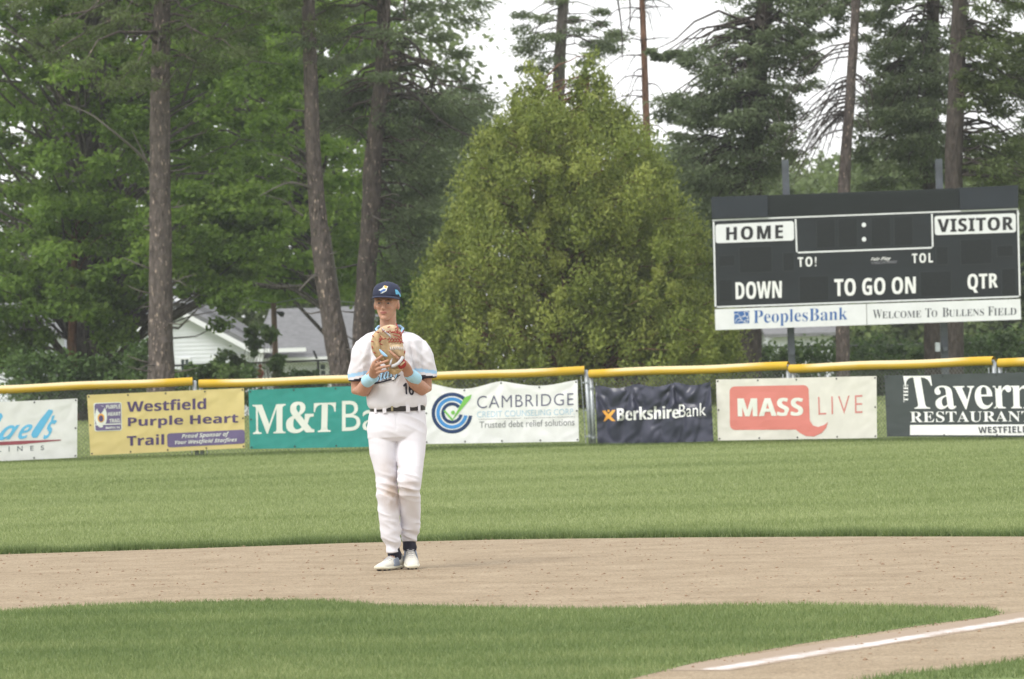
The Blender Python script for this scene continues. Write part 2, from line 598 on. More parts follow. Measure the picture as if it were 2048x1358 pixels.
tag(link('edge_grass', blades('edge_grass', x, y, 0.0, 0.058 + 0.012 * np.sin(x * 7) * np.sin(x * 2.3), 0.006, rng, 12, 0.30, 0.2, 0.2, 2.5), M['grass_in']), kind='stuff')

# clods on the dirt (one scattered mass)
n = 6500
y = 20 + 14.5 * rng.rand(n); x = (rng.rand(n) * 2 - 1) * (y * 0.1165 + .2)
k = (y < np.interp(x, oex, oey) - 0.05) & ~in_poly(x, y, ip2) & ~in_poly(x, y, fp2)
x, y = x[k], y[k]; n = len(x)
r = 0.0022 + 0.010 * rng.rand(n) ** 6.0
ov = np.array([(1, 0, 0), (0, 1, 0), (-1, 0, 0), (0, -1, 0), (0, 0, .8), (0, 0, -.5)])
ofc = np.array([(0, 1, 4), (1, 2, 4), (2, 3, 4), (3, 0, 4), (1, 0, 5), (2, 1, 5), (3, 2, 5), (0, 3, 5)])
V = np.stack([x, y, np.full(n, DZ)], 1)[:, None, :] + ov[None] * (r[:, None, None] * rng.uniform(.6, 1.4, (n, 1, 3))) * rng.uniform(.7, 1.3, (n, 6, 1))
FA = (np.arange(n) * 6)[:, None, None] + ofc[None]
M['clod'] = mat('clay_clod', (0.20, 0.13, 0.085), 0.95, noise_s=3, col2=(0.34, 0.24, 0.16), spec=0.1)
tag(link('dirt_clods', np_mesh('dirt_clods', V.reshape(-1, 3), FA.reshape(-1, 3)), M['clod']), kind='stuff')

# chalk foul line: flat powder that thins out into the clay
c0_, c1_ = gnd(1411, 1341, DZ + .0012), gnd(2048, 1238, DZ + .0012)
c2_ = c1_ + (c1_ - c0_) * .5
tdir = (c2_ - c0_).normalized(); sdir = Vector((-tdir.y, tdir.x, 0))
def chalk_mat():
    m = mat('field_chalk', (0.80, 0.77, 0.77), 0.95, spec=.05)
    t = m.node_tree; b_ = t.nodes['Principled BSDF']
    a = t.nodes.new('ShaderNodeAttribute'); a.attribute_name = 'cover'
    tcn = t.nodes.new('ShaderNodeTexCoord')
    n = t.nodes.new('ShaderNodeTexNoise'); n.inputs['Scale'].default_value = 13; n.inputs['Detail'].default_value = 9; n.inputs['Roughness'].default_value = .78
    t.links.new(tcn.outputs['Object'], n.inputs['Vector'])
    ad = t.nodes.new('ShaderNodeMath'); ad.operation = 'ADD'
    t.links.new(a.outputs['Fac'], ad.inputs[0]); t.links.new(n.outputs['Fac'], ad.inputs[1])
    r = t.nodes.new('ShaderNodeMapRange'); r.inputs[1].default_value = .86; r.inputs[2].default_value = 1.20
    t.links.new(ad.outputs[0], r.inputs[0])
    mx_ = t.nodes.new('ShaderNodeMix'); mx_.data_type = 'RGBA'
    mx_.inputs[6].default_value = (0.33, 0.262, 0.20, 1); mx_.inputs[7].default_value = (0.68, 0.64, 0.635, 1)
    t.links.new(r.outputs[0], mx_.inputs[0]); t.links.new(mx_.outputs[2], b_.inputs['Base Color'])
    return m
M['chalk'] = chalk_mat()
NL, NWd = 260, 20
V = []; cov = []
Lc = (c2_ - c0_).length
for i in range(NL + 1):
    p = c0_ + tdir * (Lc * i / NL)
    for j in range(NWd + 1):
        w = -.11 + .36 * j / NWd
        V.append(tuple(p + sdir * w))
Fq = []
for i in range(NL):
    for j in range(NWd):
        a = i * (NWd + 1) + j
        Fq.append((a, a + 1, a + NWd + 2, a + NWd + 1))
        w = -.11 + .36 * (j + .5) / NWd
        s_ = Lc * i / NL
        e = .018 * noise.noise(Vector((s_ * 6, 1, 0))) + .010 * noise.noise(Vector((s_ * 17, 5, 0)))
        wc = abs(w + .008 - e)
        core = .60 * max(0.0, min(1.0, (.125 - wc) / .085))
        core *= 1 - .35 * max(0, noise.noise(Vector((s_ * 2.3, 9, 0))) * 2)
        dust = .52 * max(0, 1 - max(0, w - .03) / .17) if w > -.05 + e else 0
        c = max(core, dust)
        if s_ < .05: c = 0
        cov.append(c)
me = np_mesh('chalk_line', np.array(V), Fq, {'cover': cov})
tag(link('chalk_line', me, M['chalk']), kind='structure')
# thin haze volume added to veil the view and lift the dark trees
hz = MB().box((-410, -70, -4.0), (410, 510, 30)).build('haze', None, None)
hm_ = bpy.data.materials.new('haze_air'); hm_.use_nodes = True
hm_.node_tree.nodes.remove(hm_.node_tree.nodes['Principled BSDF'])
pv = hm_.node_tree.nodes.new('ShaderNodeVolumePrincipled')
pv.inputs['Color'].default_value = (0.92, 0.95, 1.0, 1)
pv.inputs['Density'].default_value = 0.00033
hm_.node_tree.links.new(pv.outputs[0], hm_.node_tree.nodes['Material Output'].inputs['Volume'])
hz.data.materials.clear(); hz.data.materials.append(hm_)
tag(hz, kind='stuff')
# ================================================================= TREES
def sample_poly(poly, n, rng, cand=6):
    xs = [p[0] for p in poly]; ys = [p[1] for p in poly]
    out = np.zeros((0, 2))
    pool = []
    while len(pool) < n * cand:
        a = rng.uniform(min(xs), max(xs), 4000); b = rng.uniform(min(ys), max(ys), 4000)
        k = in_poly(a, b, poly)
        pool += list(zip(a[k], b[k]))
    pool = np.array(pool[:n * cand])
    out = [pool[0]]
    d = np.hypot(*(pool - pool[0]).T)
    for i in range(1, n):
        w = d * rng.uniform(0.5, 1.0, len(d))
        j = int(np.argmax(w))
        out.append(pool[j])
        d = np.minimum(d, np.hypot(*(pool - pool[j]).T))
    return np.array(out)


def leaves(cent, rad, per, ln, wd, rng, mode='broad', bt=0.45, ct=0.16, lt=0.17, axis0=None):
    """quads scattered through clumps; returns V (N,4,3), tint"""
    m = len(cent)
    N = m * per
    C = np.repeat(cent, per, 0); R = np.repeat(rad, per, 0)
    d = rng.normal(0, 1, (N, 3)); d /= np.linalg.norm(d, axis=1)[:, None]
    r = rng.rand(N) ** (1 / 2.0)
    # lumpy outline
    lump = 1 + 0.35 * np.sin(d[:, 0] * 5 + np.repeat(rng.uniform(0, 6, m), per)) * np.sin(d[:, 2] * 6 + d[:, 1] * 4)
    Pp = C + d * (r * lump)[:, None] * R
    if mode == 'broad':
        nrm = rng.normal(0, 0.75, (N, 3)) + np.array([0, 0, 0.9]) + d * 0.4
    elif mode == 'cedar':
        nrm = rng.normal(0, 0.6, (N, 3)) + d * 0.8 + np.array([0, -0.2, 0.2])
    else:
        nrm = rng.normal(0, 0.8, (N, 3)) + np.array([0, 0, 0.7])
    nrm /= np.linalg.norm(nrm, axis=1)[:, None]
    if mode == 'broad':
        ax = rng.normal(0, 1, (N, 3)) + np.array([0, 0, -0.5])
    elif mode == 'cedar':
        ax = rng.normal(0, 0.5, (N, 3)) + d * 0.7 + np.array([0, 0, 0.75])
    else:
        ax = rng.normal(0, 0.6, (N, 3)) + d * 0.9 + np.array([0, 0, -0.35])
        if axis0 is not None: ax += np.repeat(axis0, per, 0) * 1.0
    ax -= nrm * np.sum(ax * nrm, 1)[:, None]
    ax /= np.linalg.norm(ax, axis=1)[:, None] + 1e-9
    bx = np.cross(nrm, ax)
    L = ln * rng.uniform(0.6, 1.35, N)[:, None] / 2; Wd = wd * rng.uniform(0.6, 1.3, N)[:, None] / 2
    V = np.stack([Pp - ax * L, Pp + bx * Wd - ax * L * 0.1, Pp + ax * L, Pp - bx * Wd - ax * L * 0.1], 1)
    t = bt + np.repeat(rng.normal(0, ct, m), per) + rng.normal(0, lt, N)
    return V, np.clip(t, 0, 1)


def leaf_object(name, parts, m_, parent, kind='stuff', label=None):
    V = np.concatenate([p[0] for p in parts]).reshape(-1, 3)
    t = np.concatenate([p[1] for p in parts])
    me = np_mesh(name, V, np.arange(len(V)).reshape(-1, 4), {'tint': t})
    return link(name, me, m_, parent, kind=kind, label=label)


def path_xyz(path, Y):
    """path of (px,py,half width px[,dY]) -> points and radii, carried down to the terrain"""
    pts = [at(p[0], p[1], Y + (p[3] if len(p) > 3 else 0)) for p in path]
    rad = [p[2] * Y / F for p in path]
    zg = terrain_z(Y) - 0.15
    if pts[-1].z > zg:
        a, b = pts[-2], pts[-1]
        k = (zg - b.z) / min(-1e-3, (b.z - a.z))
        q = b + (b - a) * min(k, 3)
        q.z = zg
        pts.append(q); rad.append(rad[-1] * 1.12)
    return pts, rad


def bumpy_trunk(mb_, pts, rad, seg=14, seed=0, step=0.35):
    P_, R_ = [pts[0]], [rad[0]]
    for i in range(len(pts) - 1):
        n_ = max(1, int((pts[i + 1] - pts[i]).length / step))
        for k in range(1, n_ + 1):
            t = k / n_
            P_.append(pts[i].lerp(pts[i + 1], t)); R_.append(rad[i] * (1 - t) + rad[i + 1] * t)
    k0 = len(mb_.v)
    mb_.tube(P_, R_, seg)
    for i in range(k0, len(mb_.v)):
        c = P_[min(len(P_) - 1, (i - k0) // seg)]
        v = Vector(mb_.v[i])
        w = 1 + 0.10 * noise.noise(v * 2.1 + Vector((seed, 0, 0))) + 0.06 * noise.noise(v * 6)
        mb_.v[i] = tuple(c + (v - c) * w)


def branch(mb_, a, b, r0, r1, sag=0.0, seg=5, n=6, wob=0.05, rng=None):
    a, b = Vector(a), Vector(b)
    L = (b - a).length
    pts, rr = [], []
    for i in range(n + 1):
        t = i / n
        p = a.lerp(b, t)
        p.z += sag * L * 4 * t * (1 - t)
        if rng is not None and 0 < i < n:
            p += Vector(rng.normal(0, wob * L * 0.25, 3))
        pts.append(p); rr.append(r0 * (1 - t) + r1 * t)
    mb_.tube(pts, rr, seg, cap=False)
    return pts


def tree(name, label, cat, path, Y, bark, crowns, leafm, seed, limb_r=0.035, group=None, twigs=None, extra=None, seg=14, rise=0.5):
    """crowns: list of dict(poly,n,Y,dy,r,flat,per,ln,wd,mode,bt)"""
    rg = np.random.RandomState(seed)
    pts, rad = path_xyz(path, Y)
    root = empty(name, (pts[-1].x, pts[-1].y, terrain_z(Y)), label, cat, group)
    tb = MB()
    bumpy_trunk(tb, pts, rad, seg, seed)
    if extra: extra(tb, rg, pts, rad, root)
    parts = []
    TP = np.array([tuple(p) for p in pts])
    # dense trunk samples
    dense = []
    for i in range(len(TP) - 1):
        for t in np.linspace(0, 1, 12, endpoint=False):
            dense.append(TP[i] * (1 - t) + TP[i + 1] * t)
    dense = np.array(dense)
    for c in crowns:
        px = sample_poly(c['poly'], c['n'], rg)
        Yc = c.get('Y', Y) + c.get('dy', 2.0) * (rg.rand(len(px)) * 2 - 1)
        cen = atn(px[:, 0], px[:, 1], Yc)
        cen[:, 2] = np.maximum(cen[:, 2], terrain_z(Y) + 0.2)
        s_ = rg.uniform(0.7, 1.3, len(px)) if c.get('mode') != 'cedar' else rg.uniform(.5, 1.45, len(px))
        r_ = c.get('r', 0.5)
        R = np.stack([s_ * r_, s_ * r_, s_ * r_ * c.get('flat', 0.6)], 1)
        axis = cen - dense[np.argmin(((cen[:, None, :2] - dense[None, :, :2]) ** 2).sum(2) + ((cen[:, None, 2] - dense[None, :, 2]) ** 2), 1)]
        axis[:, 2] *= 0.3
        axis /= np.linalg.norm(axis, axis=1)[:, None] + 1e-9
        parts.append(leaves(cen, R, c.get('per', 300), c.get('ln', .12), c.get('wd', .07), rg, c.get('mode', 'broad'), c.get('bt', .45), c.get('ct', .14), c.get('lt', .16), axis))
        if c.get('limbs', True):
            for k in range(len(cen)):
                hd = np.hypot(dense[:, 0] - cen[k, 0], dense[:, 1] - cen[k, 1])
                tgt = cen[k, 2] - rise * hd
                j = int(np.argmin(np.abs(dense[:, 2] - tgt)))
                a = dense[j]
                L = np.linalg.norm(cen[k] - a)
                if L > c.get('maxL', 9): continue
                branch(tb, a, cen[k], limb_r * min(1.6, 0.5 + L * 0.25), 0.010, sag=(0.10 if rise > 0 else 0.12), n=5, rng=rg, wob=0.12, seg=4)
                if c.get('subtw', 0):
                    for q in range(c['subtw']):
                        e = cen[k] + rg.normal(0, 1, 3) * R[k] * 1.1
                        branch(tb, cen[k], e, 0.010, 0.004, n=2, seg=3, rng=rg, wob=.2)
    tb.build('trunk', bark, root, smooth=True)
    if parts: leaf_object('crown', parts, leafm, root)
    return root


def bare(root, a, mids, r0, r1, m_, seg=6, name='bare_branch', twn=0, rg=None, twl=0.5):
    """a bare branch through pixel points (px,py,Y)"""
    b = MB()
    P_ = [at(*q) for q in [a] + mids]
    n = len(P_)
    # smooth
    Q = []
    for i in range(n - 1):
        p0 = P_[max(0, i - 1)]; p1 = P_[i]; p2 = P_[i + 1]; p3 = P_[min(n - 1, i + 2)]
        for k in range(4):
            t = k / 4
            Q.append(0.5 * ((2 * p1) + (p2 - p0) * t + (2 * p0 - 5 * p1 + 4 * p2 - p3) * t * t + (3 * p1 - p0 - 3 * p2 + p3) * t ** 3))
    Q.append(P_[-1])
    b.tube(Q, [r0 + (r1 - r0) * i / (len(Q) - 1) for i in range(len(Q))], seg, cap=False)
    if twn and rg is not None:
        for k in range(twn):
            i = rg.randint(1, len(Q))
            e = Q[i] + Vector((rg.normal(0, .35), rg.normal(0, .3), -abs(rg.normal(0.3, .3)))) * twl
            branch(b, Q[i], e, r1 * 1.1, r1 * 0.35, sag=.1, n=4, seg=3, rng=rg, wob=.2)
    return b.build(name, m_, root, smooth=True)


def stubs(root, rg, pts, rad, n, zlo=-1.0, zhi=9.0):
    """short broken branch stubs up the trunk"""
    for k in range(n):
        i = rg.randint(0, len(pts) - 1); t_ = rg.rand()
        p = pts[i].lerp(pts[i + 1], t_); r = rad[i] * (1 - t_) + rad[i + 1] * t_
        if not zlo < p.z < zhi: continue
        a_ = rg.uniform(-PI, 0)
        d_ = Vector((math.cos(a_) * rg.choice([1, 1, -1]), math.sin(a_) * .5, rg.uniform(-.2, .5))).normalized()
        L_ = rg.uniform(.15, .7)
        b_ = MB(); b_.tube([p + d_ * r * .7, p + d_ * (r + L_ * .5) + Vector((0, 0, rg.normal(0, .03))), p + d_ * (r + L_)], [.022, .016, .007], 5)
        b_.build('branch_stub', M['twig'], root, smooth=True)


R_ = np.random.RandomState(77)
# ---- big broadleaf at the far left
def oak_extra(tb, rg, pts, rad, root):
    def big(path, Y):
        P_ = [at(p[0], p[1], Y + p[3]) for p in path]
        tb.tube(P_, [p[2] * Y / F for p in path], 9)
    big([(165, 700, 26, 0), (190, 690, 22, -1), (240, 668, 17, -2), (275, 640, 14, -3), (330, 640, 11, -3.2), (400, 604, 8, -3), (470, 565, 6, -2.5), (560, 575, 4.5, -2), (610, 572, 3.5, -2)], 119)
    big([(160, 690, 18, 0), (130, 640, 14, 0), (80, 612, 11, -1), (50, 618, 10, -1), (20, 632, 9, -1), (-60, 625, 7, -1)], 119)
    big([(160, 640, 15, 0), (120, 600, 12, 0.5), (70, 570, 9, 1), (0, 540, 7, 1)], 119)
    big([(168, 650, 15, 0), (215, 600, 11, 1), (260, 540, 8, 1.5), (300, 430, 6, 2)], 119)
tree('broadleaf_tree', 'large spreading broadleaf tree with low curved limbs at the far left behind the fence', 'tree',
     [(190, -420, 5), (180, 0, 10), (172, 300, 15), (165, 520, 20), (162, 640, 26), (160, 760, 30)], 119, M['bark_grey'],
     [dict(poly=[(-160, -420), (420, -420), (560, -100), (600, 120), (560, 330), (540, 470), (420, 520), (240, 560), (120, 560), (-160, 600)], n=330, Y=118, dy=5.5, r=0.62, flat=.55, per=330, ln=.17, wd=.10, bt=.42),
      dict(poly=[(360, 380), (560, 380), (545, 500), (520, 560), (440, 600), (380, 560)], n=34, Y=113.5, dy=1.2, r=0.50, flat=.5, per=330, ln=.15, wd=.10, bt=.58),
      dict(poly=[(345, 555), (470, 555), (505, 590), (470, 610), (440, 650), (400, 600), (350, 580)], n=8, Y=114, dy=.8, r=0.32, flat=.6, per=200, ln=.15, wd=.10, bt=.5),
      dict(poly=[(-60, 640), (60, 640), (110, 690), (-60, 760)], n=24, Y=117, dy=1.2, r=0.42, flat=.7, per=220, ln=.15, wd=.10, bt=.45),
      dict(poly=[(-80, 540), (340, 530), (330, 590), (260, 640), (120, 620), (-80, 640)], n=46, Y=115.5, dy=2, r=0.42, flat=.55, per=240, ln=.16, wd=.10, bt=.42, maxL=3),
      dict(poly=[(195, 640), (250, 640), (265, 680), (200, 690)], n=7, Y=115, dy=.4, r=0.34, flat=.8, per=220, ln=.14, wd=.09, bt=.6),
      ], M['leaf_oak'], 1, limb_r=.04, extra=oak_extra)
tree('slender_tree', 'slim reddish trunk just left of the big broadleaf trunk', 'tree',
     [(150, 440, 5), (148, 560, 7), (144, 680, 9), (146, 760, 10)], 116.5, M['bark_red'],
     [dict(poly=[(60, 380), (260, 380), (250, 500), (90, 500)], n=24, Y=116, dy=1.2, r=.45, flat=.5, per=240, ln=.14, wd=.09, bt=.5)], M['leaf_maple'], 2, limb_r=.02, seg=8)
# ---- lighter maple behind the two pines
tree('maple_tree', 'bright green maple filling the gap between the two left pine trunks', 'tree',
     [(560, -420, 5), (590, 0, 9), (625, 300, 11), (668, 600, 13), (676, 740, 14)], 128, M['bark_grey'],
     [dict(poly=[(280, -420), (640, -420), (760, -60), (760, 200), (740, 420), (640, 500), (560, 560), (420, 540), (300, 400)], n=230, Y=129, dy=4, r=0.75, flat=.5, per=300, ln=.20, wd=.12, bt=.60),
      dict(poly=[(620, 430), (740, 400), (760, 530), (735, 595), (650, 580)], n=30, Y=131, dy=2, r=.6, flat=.5, per=260, ln=.17, wd=.11, bt=.5, limbs=False),
      dict(poly=[(480, 540), (640, 520), (700, 590), (560, 606), (500, 606)], n=26, Y=131, dy=2, r=.42, flat=.6, per=200, ln=.15, wd=.1, bt=.45, limbs=False)],
     M['leaf_maple'], 3, limb_r=.04)
# ---- pine A (left trunk)
def dead_A(tb, rg, pts, rad, root):
    bare(root, (300, 330, 107), [(270, 300, 106.5), (225, 262, 106), (180, 228, 106), (130, 208, 106)], .045, .012, M['twig'], twn=4, rg=rg, twl=.35)
    bare(root, (303, 352, 107), [(292, 318, 107), (278, 290, 107), (265, 262, 107)], .025, .008, M['twig'])
    stubs(root, rg, pts, rad, 22)
    for (x, y, dx, dy) in [(306, 613, -24, 2), (345, 415, 26, -6), (343, 560, 30, 12)]:
        bare(root, (x, y, 107), [(x + dx * .6, y + dy * .3, 106.8), (x + dx, y + dy, 106.8)], .02, .008, M['twig'])
tree('pine_tree', 'straight tall pine trunk left of the player with dark hanging boughs above', 'tree',
     [(330, -420, 12), (324, 0, 17), (320, 200, 20), (320, 400, 21.5), (321, 600, 24), (323, 760, 27)], 107, M['bark_pine'],
     [dict(poly=[(60, -350), (560, -350), (540, 40), (470, 120), (400, 150), (330, 180), (240, 190), (170, 150), (90, 110), (40, 20)], n=95, Y=106.5, dy=3, r=0.50, flat=.42, per=280, ln=.17, wd=.035, mode='needle', bt=.35, subtw=1),
      ], M['needle_pine'], 4, limb_r=.04, extra=dead_A, rise=-0.25)
tree('pine_tree', 'greyish slim trunk standing close behind the left pine trunk', 'tree',
     [(312, 500, 5), (308, 620, 7), (303, 760, 9)], 112, M['bark_grey'], [dict(poly=[(250, 380), (380, 380), (370, 520), (270, 520)], n=10, Y=112.5, dy=1, r=.4, flat=.5, per=220, ln=.14, wd=.09, bt=.5)], M['leaf_oak'], 5, limb_r=.02, seg=8)
tree('pine_tree', 'dark trunk crossing the boughs at the top left corner', 'tree',
     [(208, -420, 7), (206, 0, 9), (196, 90, 9), (186, 260, 10), (178, 520, 11), (176, 760, 12)], 122, M['bark_dark'],
     [dict(poly=[(-60, -350), (260, -350), (240, 40), (120, 120), (20, 100), (-60, 60)], n=40, Y=121, dy=2, r=.55, flat=.4, per=260, ln=.18, wd=.04, mode='needle', bt=.4)], M['needle_pine'], 6, limb_r=.03, rise=-.2, seg=9)
# ---- pine B (leaning)
def dead_B(tb, rg, pts, rad, root):
    stubs(root, rg, pts, rad, 18)
    bare(root, (633, 380, 107), [(600, 368, 106.6), (575, 366, 106.4), (550, 376, 106.2), (520, 392, 106)], .035, .012, M['twig'], twn=2, rg=rg, twl=.3)
    bare(root, (606, 432, 106.5), [(590, 420, 106.4), (570, 402, 106.3), (530, 390, 106.2)], .022, .008, M['twig'])
    bare(root, (618, 342, 107), [(590, 325, 106.7), (560, 312, 106.5), (535, 308, 106.4)], .02, .008, M['twig'])
    bare(root, (616, 312, 107), [(600, 300, 106.8), (575, 286, 106.6)], .02, .008, M['twig'])
    bare(root, (646, 556, 107), [(630, 552, 106.8), (612, 566, 106.6), (598, 582, 106.5)], .035, .014, M['twig'])
tree('pine_tree', 'leaning pine trunk curving down to the fence just left of the player', 'tree',
     [(610, -420, 9), (616, 0, 13), (621, 140, 14), (626, 300, 15), (635, 420, 17), (650, 560, 20), (668, 660, 23), (688, 760, 26)], 107, M['bark_pine'],
     [dict(poly=[(480, -350), (760, -350), (700, -20), (660, 60), (560, 20), (500, -60)], n=50, Y=107, dy=2.5, r=.5, flat=.4, per=340, ln=.17, wd=.035, mode='needle', bt=.4)], M['needle_pine'], 7, limb_r=.035, extra=dead_B, rise=-.2)
# ---- pine C (behind the player's head) with wide boughs
def dead_C(tb, rg, pts, rad, root):
    stubs(root, rg, pts, rad, 18)
    bare(root, (770, 150, 109), [(830, 190, 108.5), (880, 240, 108), (925, 265, 108), (960, 275, 108)], .04, .015, M['twig_dark'], twn=14, rg=rg, twl=1.2)
    bare(root, (772, 60, 109), [(830, 90, 108.5), (850, 150, 108), (880, 190, 108), (920, 220, 108)], .035, .012, M['twig_dark'], twn=14, rg=rg, twl=1.2)
    bare(root, (745, 432, 109), [(765, 440, 108.6), (790, 436, 108.4)], .02, .01, M['twig'])
    bare(root, (760, 395, 109), [(785, 388, 108.6), (800, 392, 108.4)], .02, .01, M['twig'])
    bare(root, (736, 285, 109), [(715, 262, 108.6), (690, 250, 108.4), (668, 262, 108.3)], .02, .01, M['twig_dark'], twn=4, rg=rg)
tree('pine_tree', 'pine trunk rising behind the player\'s cap with boughs reaching right to the sky gap', 'tree',
     [(775, -420, 9), (768, 0, 13), (764, 150, 15), (752, 260, 16), (745, 330, 18), (742, 420, 19), (734, 540, 20), (727, 660, 21), (722, 760, 23)], 110, M['bark_pine'],
     [dict(poly=[(560, -350), (1010, -350), (990, -40), (930, 60), (960, 170), (970, 230), (900, 210), (850, 230), (800, 170), (700, 190), (620, 120), (560, 20)], n=95, Y=109, dy=3, r=0.50, flat=.36, per=300, ln=.16, wd=.04, mode='needle', bt=.40, subtw=1),
      dict(poly=[(640, 190), (735, 180), (730, 270), (650, 260)], n=14, Y=111.5, dy=1.2, r=0.5, flat=.38, per=300, ln=.16, wd=.04, mode='needle', bt=.33),
      dict(poly=[(775, 190), (960, 190), (950, 290), (870, 330), (850, 540), (780, 560), (765, 400)], n=62, Y=112, dy=2.5, r=0.62, flat=.36, per=300, ln=.17, wd=.04, mode='needle', bt=.38)],
     M['needle_spruce'], 8, limb_r=.04, extra=dead_C, rise=-.25)
# ---- cedar
def cedar_extra(tb, rg, pts, rad, root):
    P2 = [at(1175, 150, 106), at(1165, 400, 106), at(1150, 770, 106)]
    bumpy_trunk(tb, P2, [.05, .16, .28], 10, 3)
cedar_poly = [(1064, 128), (1090, 150), (1118, 178), (1140, 160), (1184, 122), (1208, 150), (1226, 192), (1252, 205), (1268, 232), (1296, 250), (1308, 295), (1340, 335), (1362, 372), (1378, 425), (1412, 460), (1436, 520), (1462, 600), (1488, 680), (1510, 790),
              (800, 790), (796, 690), (812, 630), (838, 585), (856, 520), (884, 470), (900, 410), (920, 362), (932, 318), (944, 282), (965, 258), (1002, 236), (1016, 200), (1036, 158)]
cx0 = 1150.0
def shrink(poly, k, cx=1150, cy=500):
    return [(cx + (x - cx) * k, cy + (y - cy) * (k if y < cy else 1)) for x, y in poly]
tree('cedar_tree', 'huge yellow-green cedar with two rounded tops in the centre behind the fence', 'tree',
     [(1075, 170, 4), (1090, 400, 14), (1120, 600, 20), (1130, 770, 26)], 105, M['bark_red'],
     [dict(poly=[(1158, 150), (1184, 112), (1204, 150), (1222, 200), (1200, 260), (1130, 260), (1135, 190)], n=26, Y=104.8, dy=.4, r=.24, flat=1.3, per=130, ln=.12, wd=.05, mode='cedar', bt=.62, maxL=5),
      dict(poly=[(1040, 165), (1066, 128), (1086, 160), (1108, 200), (1110, 270), (1030, 270), (1018, 215)], n=26, Y=104.8, dy=.4, r=.24, flat=1.3, per=130, ln=.12, wd=.05, mode='cedar', bt=.62, maxL=5),
      dict(poly=[(x, max(y, 215)) for x, y in shrink(cedar_poly, .96)], n=240, Y=104.2, dy=1.5, r=0.38, flat=1.25, per=360, ln=.108, wd=.046, mode='cedar', bt=.56, ct=.20, maxL=5),
      dict(poly=[(x, max(y, 240)) for x, y in shrink(cedar_poly, .93)], n=230, Y=106.3, dy=1.2, r=0.46, flat=1.1, per=190, ln=.15, wd=.07, mode='cedar', bt=.34, ct=.12, maxL=5, limbs=False),
      dict(poly=shrink(cedar_poly, .80), n=110, Y=103.0, dy=.8, r=0.34, flat=1.3, per=270, ln=.108, wd=.046, mode='cedar', bt=.64, ct=.17, limbs=False)],
     M['cedar'], 9, limb_r=.03, extra=cedar_extra)
# ---- trees against the sky, right half
def dead_D(tb, rg, pts, rad, root):
    for (x, y, s_, L_, dr) in [(1122, 40, -1, 70, 30), (1128, 70, 1, 90, 50), (1124, 15, -1, 60, 60)]:
        bare(root, (x, y, 124), [(x + s_ * L_ * .5, y + dr * .2, 123.8), (x + s_ * L_, y + dr, 123.6)], .03, .01, M['twig_dark'], twn=6, rg=rg, twl=.8)
tree('spruce_tree', 'spruce trunk rising out of the notch between the cedar\'s two tops', 'tree',
     [(1132, -420, 8), (1128, -10, 11), (1124, 40, 11), (1120, 110, 12), (1116, 200, 13), (1116, 700, 17)], 124, M['bark_grey'],
     [dict(poly=[(1015, -300), (1260, -300), (1245, 20), (1225, 90), (1190, 120), (1140, 70), (1110, 100), (1060, 110), (1035, 60)], n=38, Y=124, dy=2, r=.42, flat=.35, per=230, ln=.15, wd=.045, mode='needle', bt=.45, subtw=1),
      dict(poly=[(1035, 50), (1100, 60), (1100, 150), (1055, 150)], n=7, Y=123.5, dy=1, r=.40, flat=.4, per=230, ln=.15, wd=.045, mode='needle', bt=.45),
      dict(poly=[(1140, 40), (1230, 50), (1240, 110), (1170, 130)], n=8, Y=124, dy=1, r=.40, flat=.35, per=230, ln=.15, wd=.045, mode='needle', bt=.45)],
     M['needle_spruce'], 10, limb_r=.025, extra=dead_D, rise=-.25, seg=10)
def dead_E(tb, rg, pts, rad, root):
    for k in range(26):
        y = rg.uniform(-60, 260); s_ = 1 if rg.rand() < .45 else -1
        x = 1284 + (y / 270.) * 8
        L_ = rg.uniform(30, 100) * (1.1 if s_ < 0 else .7); dr = rg.uniform(-5, 70)
        Yb = 122 + rg.uniform(-1, 1)
        bare(root, (x, y, 122), [(x + s_ * L_ * .5, y + dr * .15 - 4, (122 + Yb) / 2), (x + s_ * L_, y + dr, Yb)], .022, .006, M['twig_dark'], twn=5, rg=rg, twl=.9)
    for (x0, y0, x1, y1) in [(1255, -30, 1258, 60), (1232, -20, 1245, 120)]:
        bare(root, (x0, y0, 122), [((x0 + x1) / 2 + 4, (y0 + y1) / 2, 122), (x1, y1, 122)], .03, .01, M['twig_dark'], twn=5, rg=rg)
tree('dead_pine', 'thin bare dead trunk with orange-brown bark against the white sky', 'tree',
     [(1278, -300, 4), (1284, 0, 6), (1288, 100, 6.5), (1291, 200, 7), (1298, 400, 8), (1305, 720, 10)], 122, M['bark_red'],
     [dict(poly=[(1232, -100), (1262, -100), (1262, 90), (1240, 90)], n=4, Y=122, dy=.5, r=.22, flat=.7, per=60, ln=.12, wd=.035, mode='needle', bt=.4)], M['needle_spruce'], 11, limb_r=.012, extra=dead_E, seg=9)
def sp(poly, n, Y, dy=2.0, r=.5, bt=.45, per=260, flat=.36, subtw=0, **k):
    return dict(poly=poly, n=int(n * 1.2), Y=Y, dy=dy, r=r * .82, flat=flat * 1.35, per=int(per * .8), ln=.16, wd=.05, mode='needle', bt=bt, subtw=subtw, **dict(dict(maxL=4.0), **k))
